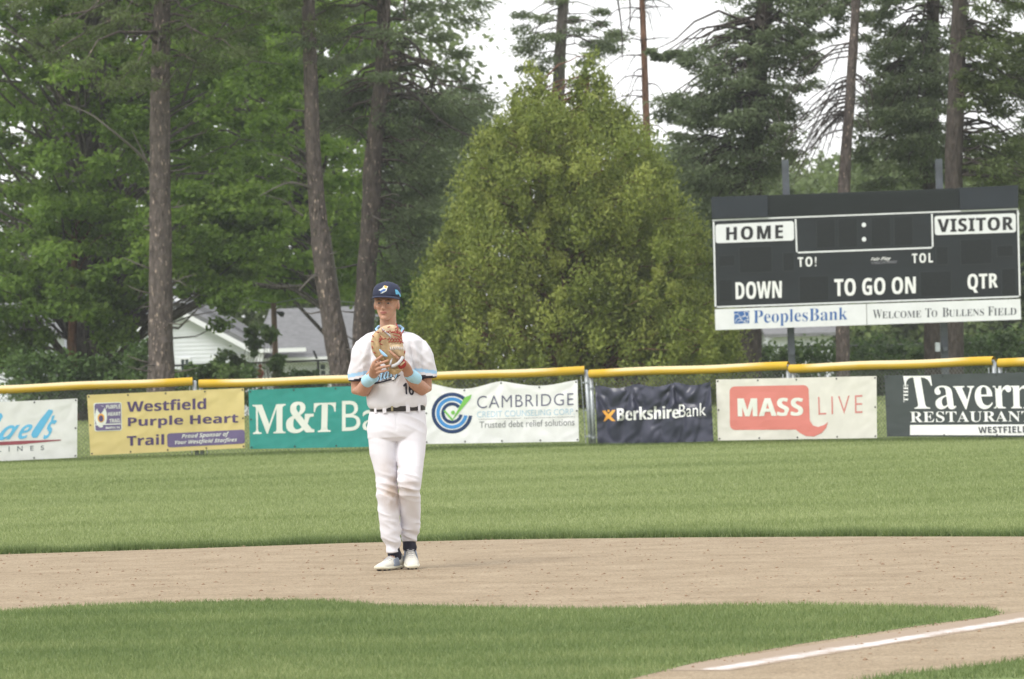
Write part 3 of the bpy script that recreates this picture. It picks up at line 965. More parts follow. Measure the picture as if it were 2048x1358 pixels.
tree('spruce_tree', 'broad grey-green spruce with a thick trunk above the left end of the scoreboard', 'tree',
     [(1540, -420, 12), (1530, 0, 17), (1518, 120, 19), (1510, 230, 20), (1505, 340, 21), (1500, 520, 23), (1498, 740, 26)], 114, M['bark_dark'],
     [sp([(1500, -300), (1560, -300), (1600, -20), (1600, 60), (1560, 110), (1480, 110), (1470, 30), (1440, 0), (1450, -60)], 34, 113.5, bt=.40, subtw=1),
      sp([(1580, -60), (1705, -60), (1700, 40), (1650, 90), (1600, 70)], 20, 115, r=.42, bt=.46, per=200),
      sp([(1400, 90), (1480, 60), (1600, 60), (1640, 130), (1620, 190), (1540, 210), (1440, 190), (1385, 140), (1370, 110)], 40, 113.3, bt=.42, subtw=1),
      sp([(1330, 195), (1440, 190), (1540, 200), (1600, 215), (1580, 270), (1520, 250), (1430, 260), (1370, 245), (1310, 225)], 34, 113.3, bt=.45, subtw=1),
      sp([(1340, 270), (1440, 280), (1560, 265), (1600, 300), (1560, 340), (1480, 400), (1400, 460), (1360, 380)], 46, 113.6, bt=.46, subtw=1),
      sp([(1300, 100), (1370, 108), (1400, 125), (1360, 122), (1310, 116)], 7, 113.4, r=.25, dy=.5)],
     M['needle_spruce'], 12, limb_r=.035, rise=-.28)
def dead_F(tb, rg, pts, rad, root):
    for k in range(34):
        y = rg.uniform(40, 260)
        x = 1706 - (y / 400.) * 18
        L_ = rg.uniform(40, 150); dr = rg.uniform(50, 130)
        Yb = 110 + rg.uniform(-1.2, 1.2)
        bare(root, (x, y, 110), [(x - L_ * .3, y + dr * .1, 110), (x - L_ * .62, y + dr * .5, Yb), (x - L_ * .9, y + dr, Yb)], .024, .007, M['twig_dark'], twn=6, rg=rg, twl=.8, name='bare_branch')
    for k in range(10):
        y = rg.uniform(60, 240); x = 1710
        L_ = rg.uniform(15, 50); dr = rg.uniform(30, 80)
        bare(root, (x, y, 110), [(x + L_ * .6, y + dr * .3, 110), (x + L_ * .8, y + dr, 110)], .018, .006, M['twig_dark'], twn=3, rg=rg, twl=.6)
tree('dead_pine', 'leaning trunk with a fan of bare drooping branches above the scoreboard', 'tree',
     [(1722, -420, 6), (1712, 0, 9), (1706, 100, 9.5), (1700, 200, 10), (1692, 300, 11), (1688, 380, 12), (1685, 560, 13), (1686, 740, 14)], 110, M['bark_pine'],
     [sp([(1600, -300), (1800, -300), (1790, 0), (1740, 50), (1660, 50), (1600, 20)], 26, 110.5, r=.42, bt=.42, per=200, subtw=1)],
     M['needle_spruce'], 13, limb_r=.02, extra=dead_F, rise=-.25, seg=10)
tree('spruce_tree', 'dense spruce above the middle of the scoreboard with layered boughs', 'tree',
     [(1868, -420, 9), (1866, 0, 13), (1862, 150, 14), (1860, 300, 15), (1862, 500, 16), (1866, 740, 18)], 115, M['bark_dark'],
     [sp([(1760, -300), (1960, -300), (1950, 0), (1940, 80), (1850, 100), (1760, 60)], 34, 114, bt=.42, subtw=1),
      sp([(1722, -60), (1800, -60), (1800, 120), (1740, 120), (1722, 60)], 17, 114.5, r=.42, bt=.48, per=200),
      sp([(1735, 120), (1800, 120), (1800, 250), (1740, 230)], 12, 114.8, r=.40, bt=.48, per=180),
      sp([(1790, 60), (1900, 80), (1900, 170), (1800, 160), (1760, 120)], 20, 113.5, bt=.5, subtw=1),
      sp([(1760, 160), (1900, 180), (1900, 230), (1790, 240), (1720, 215)], 20, 113.5, bt=.50, subtw=1),
      sp([(1710, 245), (1830, 235), (1910, 260), (1900, 330), (1800, 320), (1740, 300)], 28, 113.6, bt=.52, subtw=1),
      sp([(1715, 300), (1900, 330), (1880, 372), (1740, 378)], 12, 114.2, bt=.42)],
     M['needle_spruce'], 14, limb_r=.03, rise=-.28)
tree('spruce_tree', 'dark spruce trunk over the right end of the scoreboard', 'tree',
     [(1925, -420, 11), (1920, 0, 15), (1914, 150, 17), (1908, 300, 18), (1906, 500, 18), (1908, 760, 20)], 109, M['bark_dark'],
     [sp([(1900, -300), (2150, -300), (2150, 60), (2060, 60), (1980, 40), (1940, 20)], 40, 109, bt=.36, subtw=1),
      sp([(1940, 60), (2060, 80), (2060, 160), (1990, 190), (1940, 150)], 22, 109, bt=.36, subtw=1),
      sp([(1930, 150), (2090, 180), (2090, 215), (2010, 225), (1930, 210)], 14, 109.3, bt=.36, subtw=1),
      sp([(1920, 270), (1990, 275), (2100, 300), (2100, 400), (2030, 400), (1950, 360)], 26, 110, bt=.36, subtw=1)],
     M['needle_pine'], 15, limb_r=.03, rise=-.28)
tree('spruce_tree', 'spruce boughs entering from the top right corner', 'tree',
     [(2150, -420, 8), (2140, 0, 12), (2135, 300, 14), (2130, 700, 17)], 113, M['bark_dark'],
     [sp([(1990, -200), (2260, -200), (2260, 130), (2100, 130), (2000, 60)], 34, 113, bt=.40, subtw=1),
      sp([(2030, 140), (2250, 140), (2250, 400), (2050, 400), (2020, 300), (2060, 220)], 40, 113, bt=.40, subtw=1)],
     M['needle_spruce'], 16, limb_r=.03, rise=-.28)

# ---- far woods: one mass
parts = []
rg = np.random.RandomState(21)
def mass(poly, n, Y, dy, r, per, bt, ln=.34, wd=.22, flat=.7, ct=.16):
    px = sample_poly(poly, n, rg, 4)
    Yc = Y + dy * (rg.rand(n) * 2 - 1)
    cen = atn(px[:, 0], px[:, 1], Yc)
    s_ = rg.uniform(.7, 1.3, n) * r
    parts.append(leaves(cen, np.stack([s_, s_, s_ * flat], 1), per, ln, wd, rg, 'broad', bt, ct, .15))
mass([(1240, 330), (1330, 300), (1400, 330), (1500, 350), (1620, 330), (1760, 330), (1900, 320), (2240, 300), (2240, 800), (1240, 800)], 260, 182, 10, 1.6, 240, .42)
mass([(1440, 640), (2240, 640), (2240, 790), (1440, 790)], 60, 172, 3, 1.2, 200, .55)
mass([(-160, -100), (380, -300), (700, -300), (860, -80), (960, 230), (960, 620), (-160, 600)], 200, 188, 10, 1.9, 230, .50)
mass([(820, 240), (900, 210), (1010, 240), (1010, 620), (820, 640)], 34, 172, 4, 1.3, 240, .34)
mass([(-160, 560), (760, 540), (760, 760), (-160, 760)], 90, 176, 5, 1.4, 260, .38)
mass([(690, 420), (900, 420), (900, 800), (690, 800)], 46, 166, 3, 1.2, 240, .42)
mass([(1240, 380), (2240, 360), (2240, 800), (1240, 800)], 150, 176, 5, 1.5, 260, .40)
mass([(-900, 240), (-160, 60), (-160, 770), (-900, 770)], 90, 178, 8, 2.0, 220, .45)
mass([(2240, 240), (2900, 260), (2900, 780), (2240, 780)], 80, 178, 8, 2.0, 220, .42)
leaf_object('far_woods', parts, M['leaf_far'], None)
# ---- shrubs behind the fence
def shrub(name, label, poly, n, Y, dy, r, per, bt, ln=.13, wd=.09, m_='shrub', seed=0, cat='shrub', mode='broad'):
    rg_ = np.random.RandomState(900 + seed)
    px = sample_poly(poly, n, rg_, 4)
    Yc = Y + dy * (rg_.rand(n) * 2 - 1)
    cen = atn(px[:, 0], px[:, 1], Yc)
    base = Vector((float(cen[:, 0].mean()), Y, terrain_z(Y)))
    root = empty(name, base, label, cat)
    sb = MB()
    for c_ in cen:
        a = Vector((base.x + (c_[0] - base.x) * .5, Y, base.z))
        branch(sb, a, c_, .018, .006, n=4, seg=3, rng=rg_, wob=.2)
    sb.build('stems', M['twig'], root, kind='stuff')
    s_ = rg_.uniform(.7, 1.3, n) * r
    leaf_object('foliage', [leaves(cen, np.stack([s_, s_, s_ * .8], 1), per, ln, wd, rg_, mode, bt, .15, .15)], M[m_], root)
shrub('shrub', 'leafy undergrowth under the big broadleaf tree at the far left', [(30, 700), (150, 725), (150, 800), (20, 800)], 26, 113, 1, .4, 200, .42, seed=1)
shrub('shrub', 'dark green bush between the broadleaf trunk and the left pine trunk', [(150, 735), (200, 720), (300, 700), (305, 800), (150, 800)], 30, 113, 1, .38, 200, .45, seed=2)
shrub('shrub', 'bright bush in front of the white house right of the left pine trunk', [(345, 755), (385, 735), (420, 730), (470, 742), (500, 740), (510, 800), (345, 800)], 32, 112, .8, .24, 170, .6, seed=3)
shrub('shrub', 'vine growth climbing the rear fence below the white gable', [(425, 716), (450, 706), (500, 724), (500, 760), (425, 760)], 14, 126, .4, .20, 110, .6, seed=4)
shrub('vine', 'leafy vine wound round the wooden pole', [(495, 650), (510, 655), (520, 690), (508, 715), (498, 700)], 9, 126, .3, .14, 80, .65, seed=5, cat='vine')
shrub('vine', 'leafy tuft hanging right of the wooden pole', [(528, 655), (552, 655), (548, 680), (532, 685)], 6, 125.5, .3, .15, 80, .65, seed=6, cat='vine')
shrub('vine', 'vine tuft at the foot of the wooden pole', [(548, 712), (566, 712), (560, 760), (548, 760)], 7, 125.5, .3, .17, 100, .6, seed=7, cat='vine')
shrub('weed_clump', 'low leafy weeds in front of the white house wall left of the leaning pine', [(562, 745), (600, 738), (645, 750), (645, 790), (562, 790)], 22, 120, .4, .18, 110, .6, seed=8, cat='weeds')
shrub('shrub', 'fringe of greenery below the left end of the scoreboard', [(1420, 690), (1560, 700), (1680, 705), (1680, 800), (1420, 800)], 42, 116, 1.2, .42, 200, .42, seed=9)
shrub('shrub', 'fringe of greenery below the right end of the scoreboard', [(1700, 690), (1860, 690), (2100, 670), (2100, 800), (1700, 800)], 62, 117, 1.2, .46, 200, .36, seed=10)

tree('young_maple', 'small leafy tree between the pine behind the player and the cedar', 'tree',
     [(800, 560, 3), (805, 650, 5), (808, 760, 7)], 121, M['bark_grey'],
     [dict(poly=[(770, 560), (830, 540), (850, 620), (840, 770), (760, 770), (765, 650)], n=34, Y=121, dy=1.2, r=.42, flat=.7, per=240, ln=.15, wd=.10, bt=.45)], M['leaf_oak'], 31, limb_r=.02, seg=8)

# ================================================================= LETTERING
STY = {'serif': (0x1D400, 0x1D7CE), 'serif_i': (0x1D434, None), 'serif_bi': (0x1D468, None), 'script': (0x1D4D0, None), 'sans_b': (0x1D5D4, 0x1D7EC), 'sans_i': (0x1D608, None), 'sans_bi': (0x1D63C, None), 'plain': (None, None), 'type': (0x1D670, 0x1D7F6)}


def styled(s, st):
    b, dg = STY[st]
    if b is None: return s
    o = ''
    for ch in s:
        if 'A' <= ch <= 'Z': o += chr(b + ord(ch) - 65)
        elif 'a' <= ch <= 'z':
            o += '\u210E' if (b == 0x1D434 and ch == 'h') else chr(b + 26 + ord(ch) - 97)
        elif '0' <= ch <= '9' and dg: o += chr(dg + ord(ch) - 48)
        elif ch == '&': o += '\U0001F674'
        else: o += ch
    return o


def text_poly(s, st='plain', off=0.0, space=1.0, raw=False, shear=0.0, smallcaps=False):
    """2-D triangulated lettering normalised to its bounding box 0..1"""
    c = bpy.data.curves.new('t', 'FONT')
    c.body = s if raw else styled(s, st)
    c.size = 1
    c.offset = off
    c.resolution_u = 4
    c.space_character = space
    c.shear = shear
    o = bpy.data.objects.new('t', c)
    COL.objects.link(o)
    if smallcaps:
        c.small_caps_scale = 0.78
        for i, ch in enumerate(s):
            if smallcaps[i] == '1': c.body_format[i].use_small_caps = True
    me = bpy.data.meshes.new_from_object(o)
    bpy.data.objects.remove(o)
    bpy.data.curves.remove(c)
    bm = bmesh.new(); bm.from_mesh(me)
    bpy.data.meshes.remove(me)
    bmesh.ops.remove_doubles(bm, verts=bm.verts, dist=1e-5)
    xs = [v.co.x for v in bm.verts]; ys = [v.co.y for v in bm.verts]
    x0, x1, y0, y1 = min(xs), max(xs), min(ys), max(ys)
    for v in bm.verts:
        v.co = Vector(((v.co.x - x0) / (x1 - x0), (v.co.y - y0) / (y1 - y0), 0))
    return bm


def shape_poly(loops):
    """polygons (lists of 2-D points, not self-crossing) normalised already to 0..1"""
    bm = bmesh.new()
    for lp in loops:
        bm.faces.new([bm.verts.new((p[0], p[1], 0)) for p in lp])
    bmesh.ops.triangulate(bm, faces=bm.faces)
    return bm


def cut_grid(bm, nx, ny):
    for i in range(1, nx):
        bmesh.ops.bisect_plane(bm, geom=bm.verts[:] + bm.edges[:] + bm.faces[:], plane_co=(i / nx, 0, 0), plane_no=(1, 0, 0))
    for i in range(1, ny):
        bmesh.ops.bisect_plane(bm, geom=bm.verts[:] + bm.edges[:] + bm.faces[:], plane_co=(0, i / ny, 0), plane_no=(0, 1, 0))


def bil(q, u, v):
    """q = TL,TR,BR,BL ; u right, v up"""
    tl, tr, br, bl = q
    return ((1 - u) * v * tl[0] + u * v * tr[0] + u * (1 - v) * br[0] + (1 - u) * (1 - v) * bl[0],
            (1 - u) * v * tl[1] + u * v * tr[1] + u * (1 - v) * br[1] + (1 - u) * (1 - v) * bl[1])


def put(bm, quad, surf, off, m_, parent, name='lettering', nx=12, ny=4, label=None, fat=0.0):
    cut_grid(bm, nx, ny)
    n0 = len(bm.verts)
    if fat:
        bmesh.ops.duplicate(bm, geom=bm.verts[:] + bm.edges[:] + bm.faces[:])
    bm.verts.ensure_lookup_table()
    for i, v in enumerate(bm.verts):
        p = bil(quad, v.co.x, v.co.y)
        s_ = fat if i < n0 else -fat
        v.co = surf(p[0] + s_, p[1] + abs(s_) * .3, off + (0 if i < n0 else .0012))
    me = bpy.data.meshes.new(name)
    bm.to_mesh(me); bm.free()
    # face the camera
    if len(me.polygons) and sum(p.normal.y * p.area for p in me.polygons) > 0: me.flip_normals()
    return link(name, me, m_, parent, label=label)


def letters(s, st, quad, surf, off, m_, parent, weight=0.0, nx=12, ny=4, space=1.0, name='lettering', raw=False, shear=0.0, label=None, fat=0.0):
    return put(text_poly(s, st, weight, space, raw, shear), quad, surf, off, m_, parent, name, nx, ny, label, fat)


def rrect(x0, y0, x1, y1, r, n=5, asp=1.0):
    o = []
    for cx, cy, a0 in ((x1 - r, y1 - r * asp, 0), (x0 + r, y1 - r * asp, 90), (x0 + r, y0 + r * asp, 180), (x1 - r, y0 + r * asp, 270)):
        for i in range(n + 1):
            a = math.radians(a0 + 90 * i / n)
            o.append((cx + r * math.cos(a), cy + r * asp * math.sin(a)))
    return o


def arc_band(cx, cy, r0, r1, a0, a1, n=30):
    """strip polygons of a ring arc in pixel space (y down), as quads list"""
    q = []
    for i in range(n):
        t0 = math.radians(a0 + (a1 - a0) * i / n); t1 = math.radians(a0 + (a1 - a0) * (i + 1) / n)
        q.append([(cx + r1 * math.cos(t0), cy - r1 * math.sin(t0)), (cx + r1 * math.cos(t1), cy - r1 * math.sin(t1)), (cx + r0 * math.cos(t1), cy - r0 * math.sin(t1)), (cx + r0 * math.cos(t0), cy - r0 * math.sin(t0))])
    return q


def px_shape(polys, surf, off, m_, parent, name, cut=0, label=None):
    bm = bmesh.new()
    for lp in polys:
        bm.faces.new([bm.verts.new((p[0], p[1], 0)) for p in lp])
    bmesh.ops.triangulate(bm, faces=bm.faces)
    if cut:
        xs = [v.co.x for v in bm.verts]; ys = [v.co.y for v in bm.verts]
        x = min(xs) + cut
        while x < max(xs):
            bmesh.ops.bisect_plane(bm, geom=bm.verts[:] + bm.edges[:] + bm.faces[:], plane_co=(x, 0, 0), plane_no=(1, 0, 0)); x += cut
        y = min(ys) + cut
        while y < max(ys):
            bmesh.ops.bisect_plane(bm, geom=bm.verts[:] + bm.edges[:] + bm.faces[:], plane_co=(0, y, 0), plane_no=(0, 1, 0)); y += cut
    for v in bm.verts: v.co = surf(v.co.x, v.co.y, off)
    me = bpy.data.meshes.new(name)
    bm.to_mesh(me); bm.free()
    if sum(p.normal.y * p.area for p in me.polygons) > 0: me.flip_normals()
    return link(name, me, m_, parent, label=label)


# ================================================================= OUTFIELD FENCE
FX = [-400, 0, 392, 1176, 1578, 1992, 2500]
FY = [67.0, 67.0, 67.3, 66.8, 65.2, 62.8, 60.6]
def fenceY(px): return float(np.interp(px, FX, FY))


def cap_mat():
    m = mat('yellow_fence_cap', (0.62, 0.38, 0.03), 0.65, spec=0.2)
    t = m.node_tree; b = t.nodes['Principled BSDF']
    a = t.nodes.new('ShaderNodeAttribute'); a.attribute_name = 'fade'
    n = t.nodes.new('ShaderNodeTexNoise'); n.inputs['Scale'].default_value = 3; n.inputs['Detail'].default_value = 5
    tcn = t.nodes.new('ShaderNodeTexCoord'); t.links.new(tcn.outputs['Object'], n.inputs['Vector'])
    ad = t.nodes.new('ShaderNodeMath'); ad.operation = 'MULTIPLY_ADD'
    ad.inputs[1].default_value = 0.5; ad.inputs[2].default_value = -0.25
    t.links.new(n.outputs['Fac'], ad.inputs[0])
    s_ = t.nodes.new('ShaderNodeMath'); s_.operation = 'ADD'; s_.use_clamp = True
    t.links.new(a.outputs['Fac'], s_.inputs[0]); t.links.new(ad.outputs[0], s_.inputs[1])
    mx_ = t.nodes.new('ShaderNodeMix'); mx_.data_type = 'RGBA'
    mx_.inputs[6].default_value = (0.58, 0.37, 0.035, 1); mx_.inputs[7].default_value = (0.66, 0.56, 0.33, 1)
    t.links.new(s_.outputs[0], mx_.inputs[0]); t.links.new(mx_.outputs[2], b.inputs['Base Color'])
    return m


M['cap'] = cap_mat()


def fence_section(label, x0, yc0, x1, yc1, lp, rp, lbot, rbot, fade_l=True, fade_r=True, posts=True, yend=None, sag=0.0):
    Ya, Yb = fenceY(x0), fenceY(x1)
    A, B = at(x0, yc0, Ya), at(x1, yc1, Yb)
    root = empty('outfield_fence', (A.x, A.y, 0), label, 'fence', 'chain-link outfield fence sections under yellow caps')
    L = (B - A).length
    n = int(L / 0.013); seg = 14
    R0 = 0.060
    t = (B - A).normalized()
    up = (Vector((0, 0, 1)) - t * t.z).normalized()
    sd_ = t.cross(up)
    i = np.arange(n + 1); s_ = i / n
    rr = R0 + np.where(i % 2 == 0, 0.0028, -0.0022)
    th = 2 * PI * np.arange(seg) / seg
    base = np.array(A)[None] + s_[:, None] * np.array(B - A)[None] - np.outer(np.sin(PI * s_) * sag, [0, 0, 1]) + np.outer(0.006 * np.sin(s_ * L * 3.1 + x0), [0, 0, 1])
    V = base[:, None, :] + rr[:, None, None] * (np.cos(th)[None, :, None] * np.array(up)[None, None] + np.sin(th)[None, :, None] * np.array(sd_)[None, None])
    V = V.reshape(-1, 3)
    Fq = []
    a = (np.arange(n)[:, None] * seg + np.arange(seg)[None]); b = (np.arange(n)[:, None] * seg + (np.arange(seg)[None] + 1) % seg)
    Fq = np.stack([a, b, b + seg, a + seg], 2).reshape(-1, 4)
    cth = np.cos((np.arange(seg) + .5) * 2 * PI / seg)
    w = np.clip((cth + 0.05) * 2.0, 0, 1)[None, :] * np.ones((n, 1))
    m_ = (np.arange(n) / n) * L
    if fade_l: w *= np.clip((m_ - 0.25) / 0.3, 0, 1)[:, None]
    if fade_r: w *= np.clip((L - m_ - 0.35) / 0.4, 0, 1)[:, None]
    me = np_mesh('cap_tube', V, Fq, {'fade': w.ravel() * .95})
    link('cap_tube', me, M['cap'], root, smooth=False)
    # plugs
    # top rail and posts
    MB().tube([A, B], 0.020, 8).build('top_rail', M['post'], root, smooth=True)
    ptop = []
    for (px0, py0, px1, py1) in [q for q in (lp, rp) if q]:
        Yp = fenceY(px0) + 0.02
        a_, b_ = at(px0, py0, Yp), at(px1, py1, Yp)
        b_.z = -0.1
        pb = MB().tube([b_, a_], 0.030, 12)
        pb.ball(a_, (.031, .031, .018), 10, 5)
        po = pb.build('post', M['post'], root, smooth=True)
        for k in (0.2, 0.52, 0.86):
            c_ = b_.lerp(a_, k)
            cb = MB().tube([c_ - Vector((0, 0, .014)), c_ + Vector((0, 0, .014))], 0.036, 12)
            sgn = 1 if px0 < (x0 + x1) / 2 else -1
            cb.box((c_.x + (0.03 if sgn > 0 else -.085), c_.y - .012, c_.z - .01), (c_.x + (0.085 if sgn > 0 else -.03), c_.y + .012, c_.z + .01))
            cb.build('clamp', M['post'], root, smooth=False)
        # tension bar
        xo = 0.075 if px0 < (x0 + x1) / 2 else -0.075
        MB().tube([Vector((b_.x + xo, b_.y, 0.04)), Vector((a_.x + xo, a_.y, a_.z - .07))], 0.008, 6).build('tension_bar', M['post'], root)
    # chain link
    mb_ = MB()
    p = 0.062
    zt0, zt1 = A.z - 0.02, B.z - 0.02
    dirv = Vector((B.x - A.x, B.y - A.y, 0)); Lh = dirv.length; dirv.normalize()
    nrm = Vector((dirv.y, -dirv.x, 0))
    r = 0.0019
    zb = 0.015
    Hh = (zt0 + zt1) / 2 - zb
    def wire(s0, z0, s1, z1, o):
        a_ = Vector((A.x, A.y, 0)) + dirv * s0 + Vector((0, 0, z0)) + nrm * o
        b_ = Vector((A.x, A.y, 0)) + dirv * s1 + Vector((0, 0, z1)) + nrm * o
        d_ = (b_ - a_).normalized(); w_ = nrm.cross(d_) * r; q = nrm * r
        mb_.hexa([a_ - w_ - q, a_ + w_ - q, a_ + w_ + q, a_ - w_ + q, b_ - w_ - q, b_ + w_ - q, b_ + w_ + q, b_ - w_ + q])
    k = int((Lh + Hh) / p) + 2
    for j in range(k):
        for d_ in (0, 1):
            s0 = -Hh + j * p
            s1 = s0 + Hh
            z0, z1 = zb, zb + Hh
            if s0 < 0: z0 += -s0; s0 = 0
            if s1 > Lh: z1 -= (s1 - Lh); s1 = Lh
            if s1 - s0 < 0.02: continue
            if d_ == 0: wire(s0, z0, s1, z1, 0.002)
            else: wire(Lh - s0, z0, Lh - s1, z1, -0.002)
    mb_.build('chain_link', M['wire'], root, kind='stuff')
    return root


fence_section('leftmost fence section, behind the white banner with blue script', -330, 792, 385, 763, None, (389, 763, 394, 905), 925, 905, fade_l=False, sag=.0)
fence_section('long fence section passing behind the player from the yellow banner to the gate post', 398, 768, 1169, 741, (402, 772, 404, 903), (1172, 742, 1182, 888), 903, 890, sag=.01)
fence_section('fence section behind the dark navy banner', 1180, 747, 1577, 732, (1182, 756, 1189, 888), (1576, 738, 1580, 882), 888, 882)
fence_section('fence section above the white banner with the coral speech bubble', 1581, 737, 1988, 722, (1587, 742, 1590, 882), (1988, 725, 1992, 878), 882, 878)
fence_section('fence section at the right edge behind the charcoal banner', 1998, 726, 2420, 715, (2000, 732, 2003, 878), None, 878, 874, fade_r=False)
# long grass along the foot of the fence
rg = np.random.RandomState(41)
n = 42000
pxs = rg.uniform(-60, 2110, n)
Yf = np.interp(pxs, FX, FY) + rg.normal(0.02, .20, n)
bs = atn(pxs, np.full(n, 900.0), Yf)
me = blades('fence_grass', bs[:, 0], bs[:, 1], 0.0, 0.038 + .02 * patch(bs[:, 0], bs[:, 1], 3, 5), 0.008, rg, 14, .35, .22, .2, 2)
tag(link('fence_line_grass', me, M['grass_in']), kind='stuff')
n = 90000
y_ = 72 + 36 * rg.rand(n); x_ = (rg.rand(n) * 2 - 1) * (y_ * .118)
me = blades('rough_grass', x_, y_, 0.0, 0.10, 0.03, rg, 15, .62, .2, .25, .4)
tag(link('rough_grass', me, M['grass_out']), kind='stuff')


# ================================================================= BANNERS
def vinyl(name, col, tr=0.22, rough=0.5, a=0.05):
    return mat(name, col, rough, noise_s=5, noise_a=a, transl=tr, spec=0.35, bump=0.0015, bump_s=9)


class Banner:
    def __init__(s, label, quad, m_, top=None, bot=None, wr=0.010, folds=(), seed=0, nu=90, nv=34, group=None):
        s.q = quad; s.top = top; s.bot = bot; s.wr = wr; s.folds = folds; s.seed = seed
        c = at((quad[0][0] + quad[1][0]) / 2, quad[2][1], fenceY((quad[0][0] + quad[1][0]) / 2) - .06)
        s.root = empty('advertising_banner', (c.x, c.y, c.z), label, 'banner', 'advertising banners hung on the outfield fence')
        V = []; Fq = []
        for j in range(nv + 1):
            for i in range(nu + 1):
                u, v = i / nu, j / nv
                px, py = bil(quad, u, v)
                if top: py += top(u) * v ** 1.5
                if bot: py += bot(u) * (1 - v) ** 2
                V.append(tuple(s.surf(px, py, 0)))
        for j in range(nv):
            for i in range(nu):
                a = j * (nu + 1) + i
                Fq.append((a, a + 1, a + nu + 2, a + nu + 1))
        me = np_mesh('banner_sheet', np.array(V), Fq)
        link('banner_sheet', me, m_, s.root, smooth=True)
        g = MB()
        for (u, v) in [(.01, .97), (.26, .97), (.5, .97), (.75, .97), (.99, .97), (.01, .5), (.99, .5), (.01, .03), (.26, .03), (.5, .03), (.75, .03), (.99, .03)]:
            px, py = bil(quad, u, v)
            if top: py += top(u) * v ** 1.5
            p = s.surf(px, py, 0.004)
            g.tube([p, p - Vector((0, .004, 0))], 0.013, 8)
        g.build('grommet', M['metal_dark'], s.root, kind='stuff')

    def uv(s, px, py):
        q = s.q
        u = (px - (q[0][0] + q[3][0]) / 2) / ((q[1][0] + q[2][0]) / 2 - (q[0][0] + q[3][0]) / 2)
        t = q[0][1] + (q[1][1] - q[0][1]) * u; b = q[3][1] + (q[2][1] - q[3][1]) * u
        return u, (b - py) / (b - t)

    def relief(s, u, v):
        d = 0
        w = s.wr
        asp = 2.5
        d += w * 0.9 * noise.noise(Vector((u * 5 + v * 2.0, v * 2.2 - u * 1.0, s.seed)))
        d += w * 0.5 * (1 - abs(noise.noise(Vector((u * 9 - v * 3, v * 3.5 + u * 3, s.seed + 9)))) * 2)
        for (pu, pv, a, sp, kk) in s.folds:
            # folds radiating from a hanging point
            du, dv = (u - pu) * asp, (v - pv)
            r = math.hypot(du, dv) + 1e-3
            th = math.atan2(du, -dv)
            d += a * math.cos(th * kk) * math.exp(-(th * 1.1) ** 2) * min(1, r * 3) * math.exp(-r * sp)
        return d

    def surf(s, px, py, off):
        u, v = s.uv(px, py)
        Y = fenceY(px) - 0.075 - abs(s.relief(u, v)) - off
        return at(px, py, Y)


M['b_white'] = vinyl('white_vinyl', (0.70, 0.70, 0.69), .15)
M['b_white2'] = vinyl('bright_white_vinyl', (0.82, 0.82, 0.82), .12)
M['b_cream'] = vinyl('offwhite_vinyl', (0.70, 0.68, 0.62), .16)
M['b_yellow'] = vinyl('yellow_vinyl', (0.66, 0.54, 0.235), .18, a=.04)
M['b_teal'] = vinyl('teal_vinyl', (0.040, 0.300, 0.262), .22, a=.08)
M['b_navy'] = vinyl('navy_vinyl', (0.050, 0.053, 0.080), .02, rough=.26)
M['b_char'] = vinyl('charcoal_vinyl', (0.055, 0.066, 0.066), .06, rough=.5)
def ink(n, c): M[n] = mat(n, c, 0.5, spec=.3); return M[n]
ink('ink_sky', (0.12, 0.42, 0.66)); ink('ink_grey', (0.10, 0.11, 0.13)); ink('ink_maroon', (0.28, 0.07, 0.09))
ink('ink_purple', (0.085, 0.058, 0.135)); ink('ink_plum', (0.14, 0.11, 0.22)); ink('ink_navy', (0.018, 0.045, 0.125)); ink('ink_blue', (0.06, 0.26, 0.60))
ink('ink_green', (0.20, 0.50, 0.10)); ink('ink_slate', (0.12, 0.12, 0.19)); ink('ink_paleblue', (0.42, 0.58, 0.70)); ink('ink_midgrey', (0.22, 0.22, 0.24))
ink('ink_orange', (0.75, 0.38, 0.07)); ink('ink_coral', (0.60, 0.20, 0.17)); ink('ink_coral_line', (0.56, 0.22, 0.20)); ink('ink_white', (0.80, 0.80, 0.79)); ink('ink_cream', (0.68, 0.70, 0.64))
ink('ink_peoples', (0.045, 0.13, 0.36)); ink('ink_dark', (0.07, 0.075, 0.09))
W1 = 0.004
# 1 white, blue script
b = Banner('white banner with slanted sky-blue script and a thin maroon line at the left edge', [(-190, 813), (155, 797), (154, 915), (-190, 932)], M['b_white'], wr=.012, folds=[(.99, .97, .02, 1.5, 5)], seed=1)
letters("a", 'sans_bi', [(2, 852), (40, 849), (33, 878), (-5, 881)], b.surf, W1, M['ink_sky'], b.root, shear=.2)
letters("e", 'sans_bi', [(40, 850), (66, 848), (60, 876), (35, 879)], b.surf, W1, M['ink_sky'], b.root, shear=.2)
px_shape([[(97, 819), (105, 820), (106, 824), (79, 868), (74, 875), (66, 876), (62, 870), (65, 862), (80, 840)]], b.surf, W1, M['ink_sky'], b.root, 'lettering', cut=14)
px_shape([[(-40, 881), (-14, 830), (2, 826), (6, 832), (-20, 881)]], b.surf, W1, M['ink_sky'], b.root, 'lettering', cut=14)
px_shape([[(104, 832), (110, 830), (105, 844), (101, 844)]], b.surf, W1, M['ink_sky'], b.root, 'apostrophe')
letters("s", 'sans_bi', [(90, 843), (115, 839), (104, 875), (86, 879)], b.surf, W1, M['ink_sky'], b.root, weight=0.0, shear=.25)
px_shape([[(-60, 887), (30, 882), (122, 879), (122, 881), (40, 889), (-60, 893)]], b.surf, W1, M['ink_maroon'], b.root, 'underline', cut=20)
letters('L I N E S', 'plain', [(-4, 893), (88, 891), (88, 900), (-4, 904)], b.surf, W1, M['ink_grey'], b.root, space=1.5)
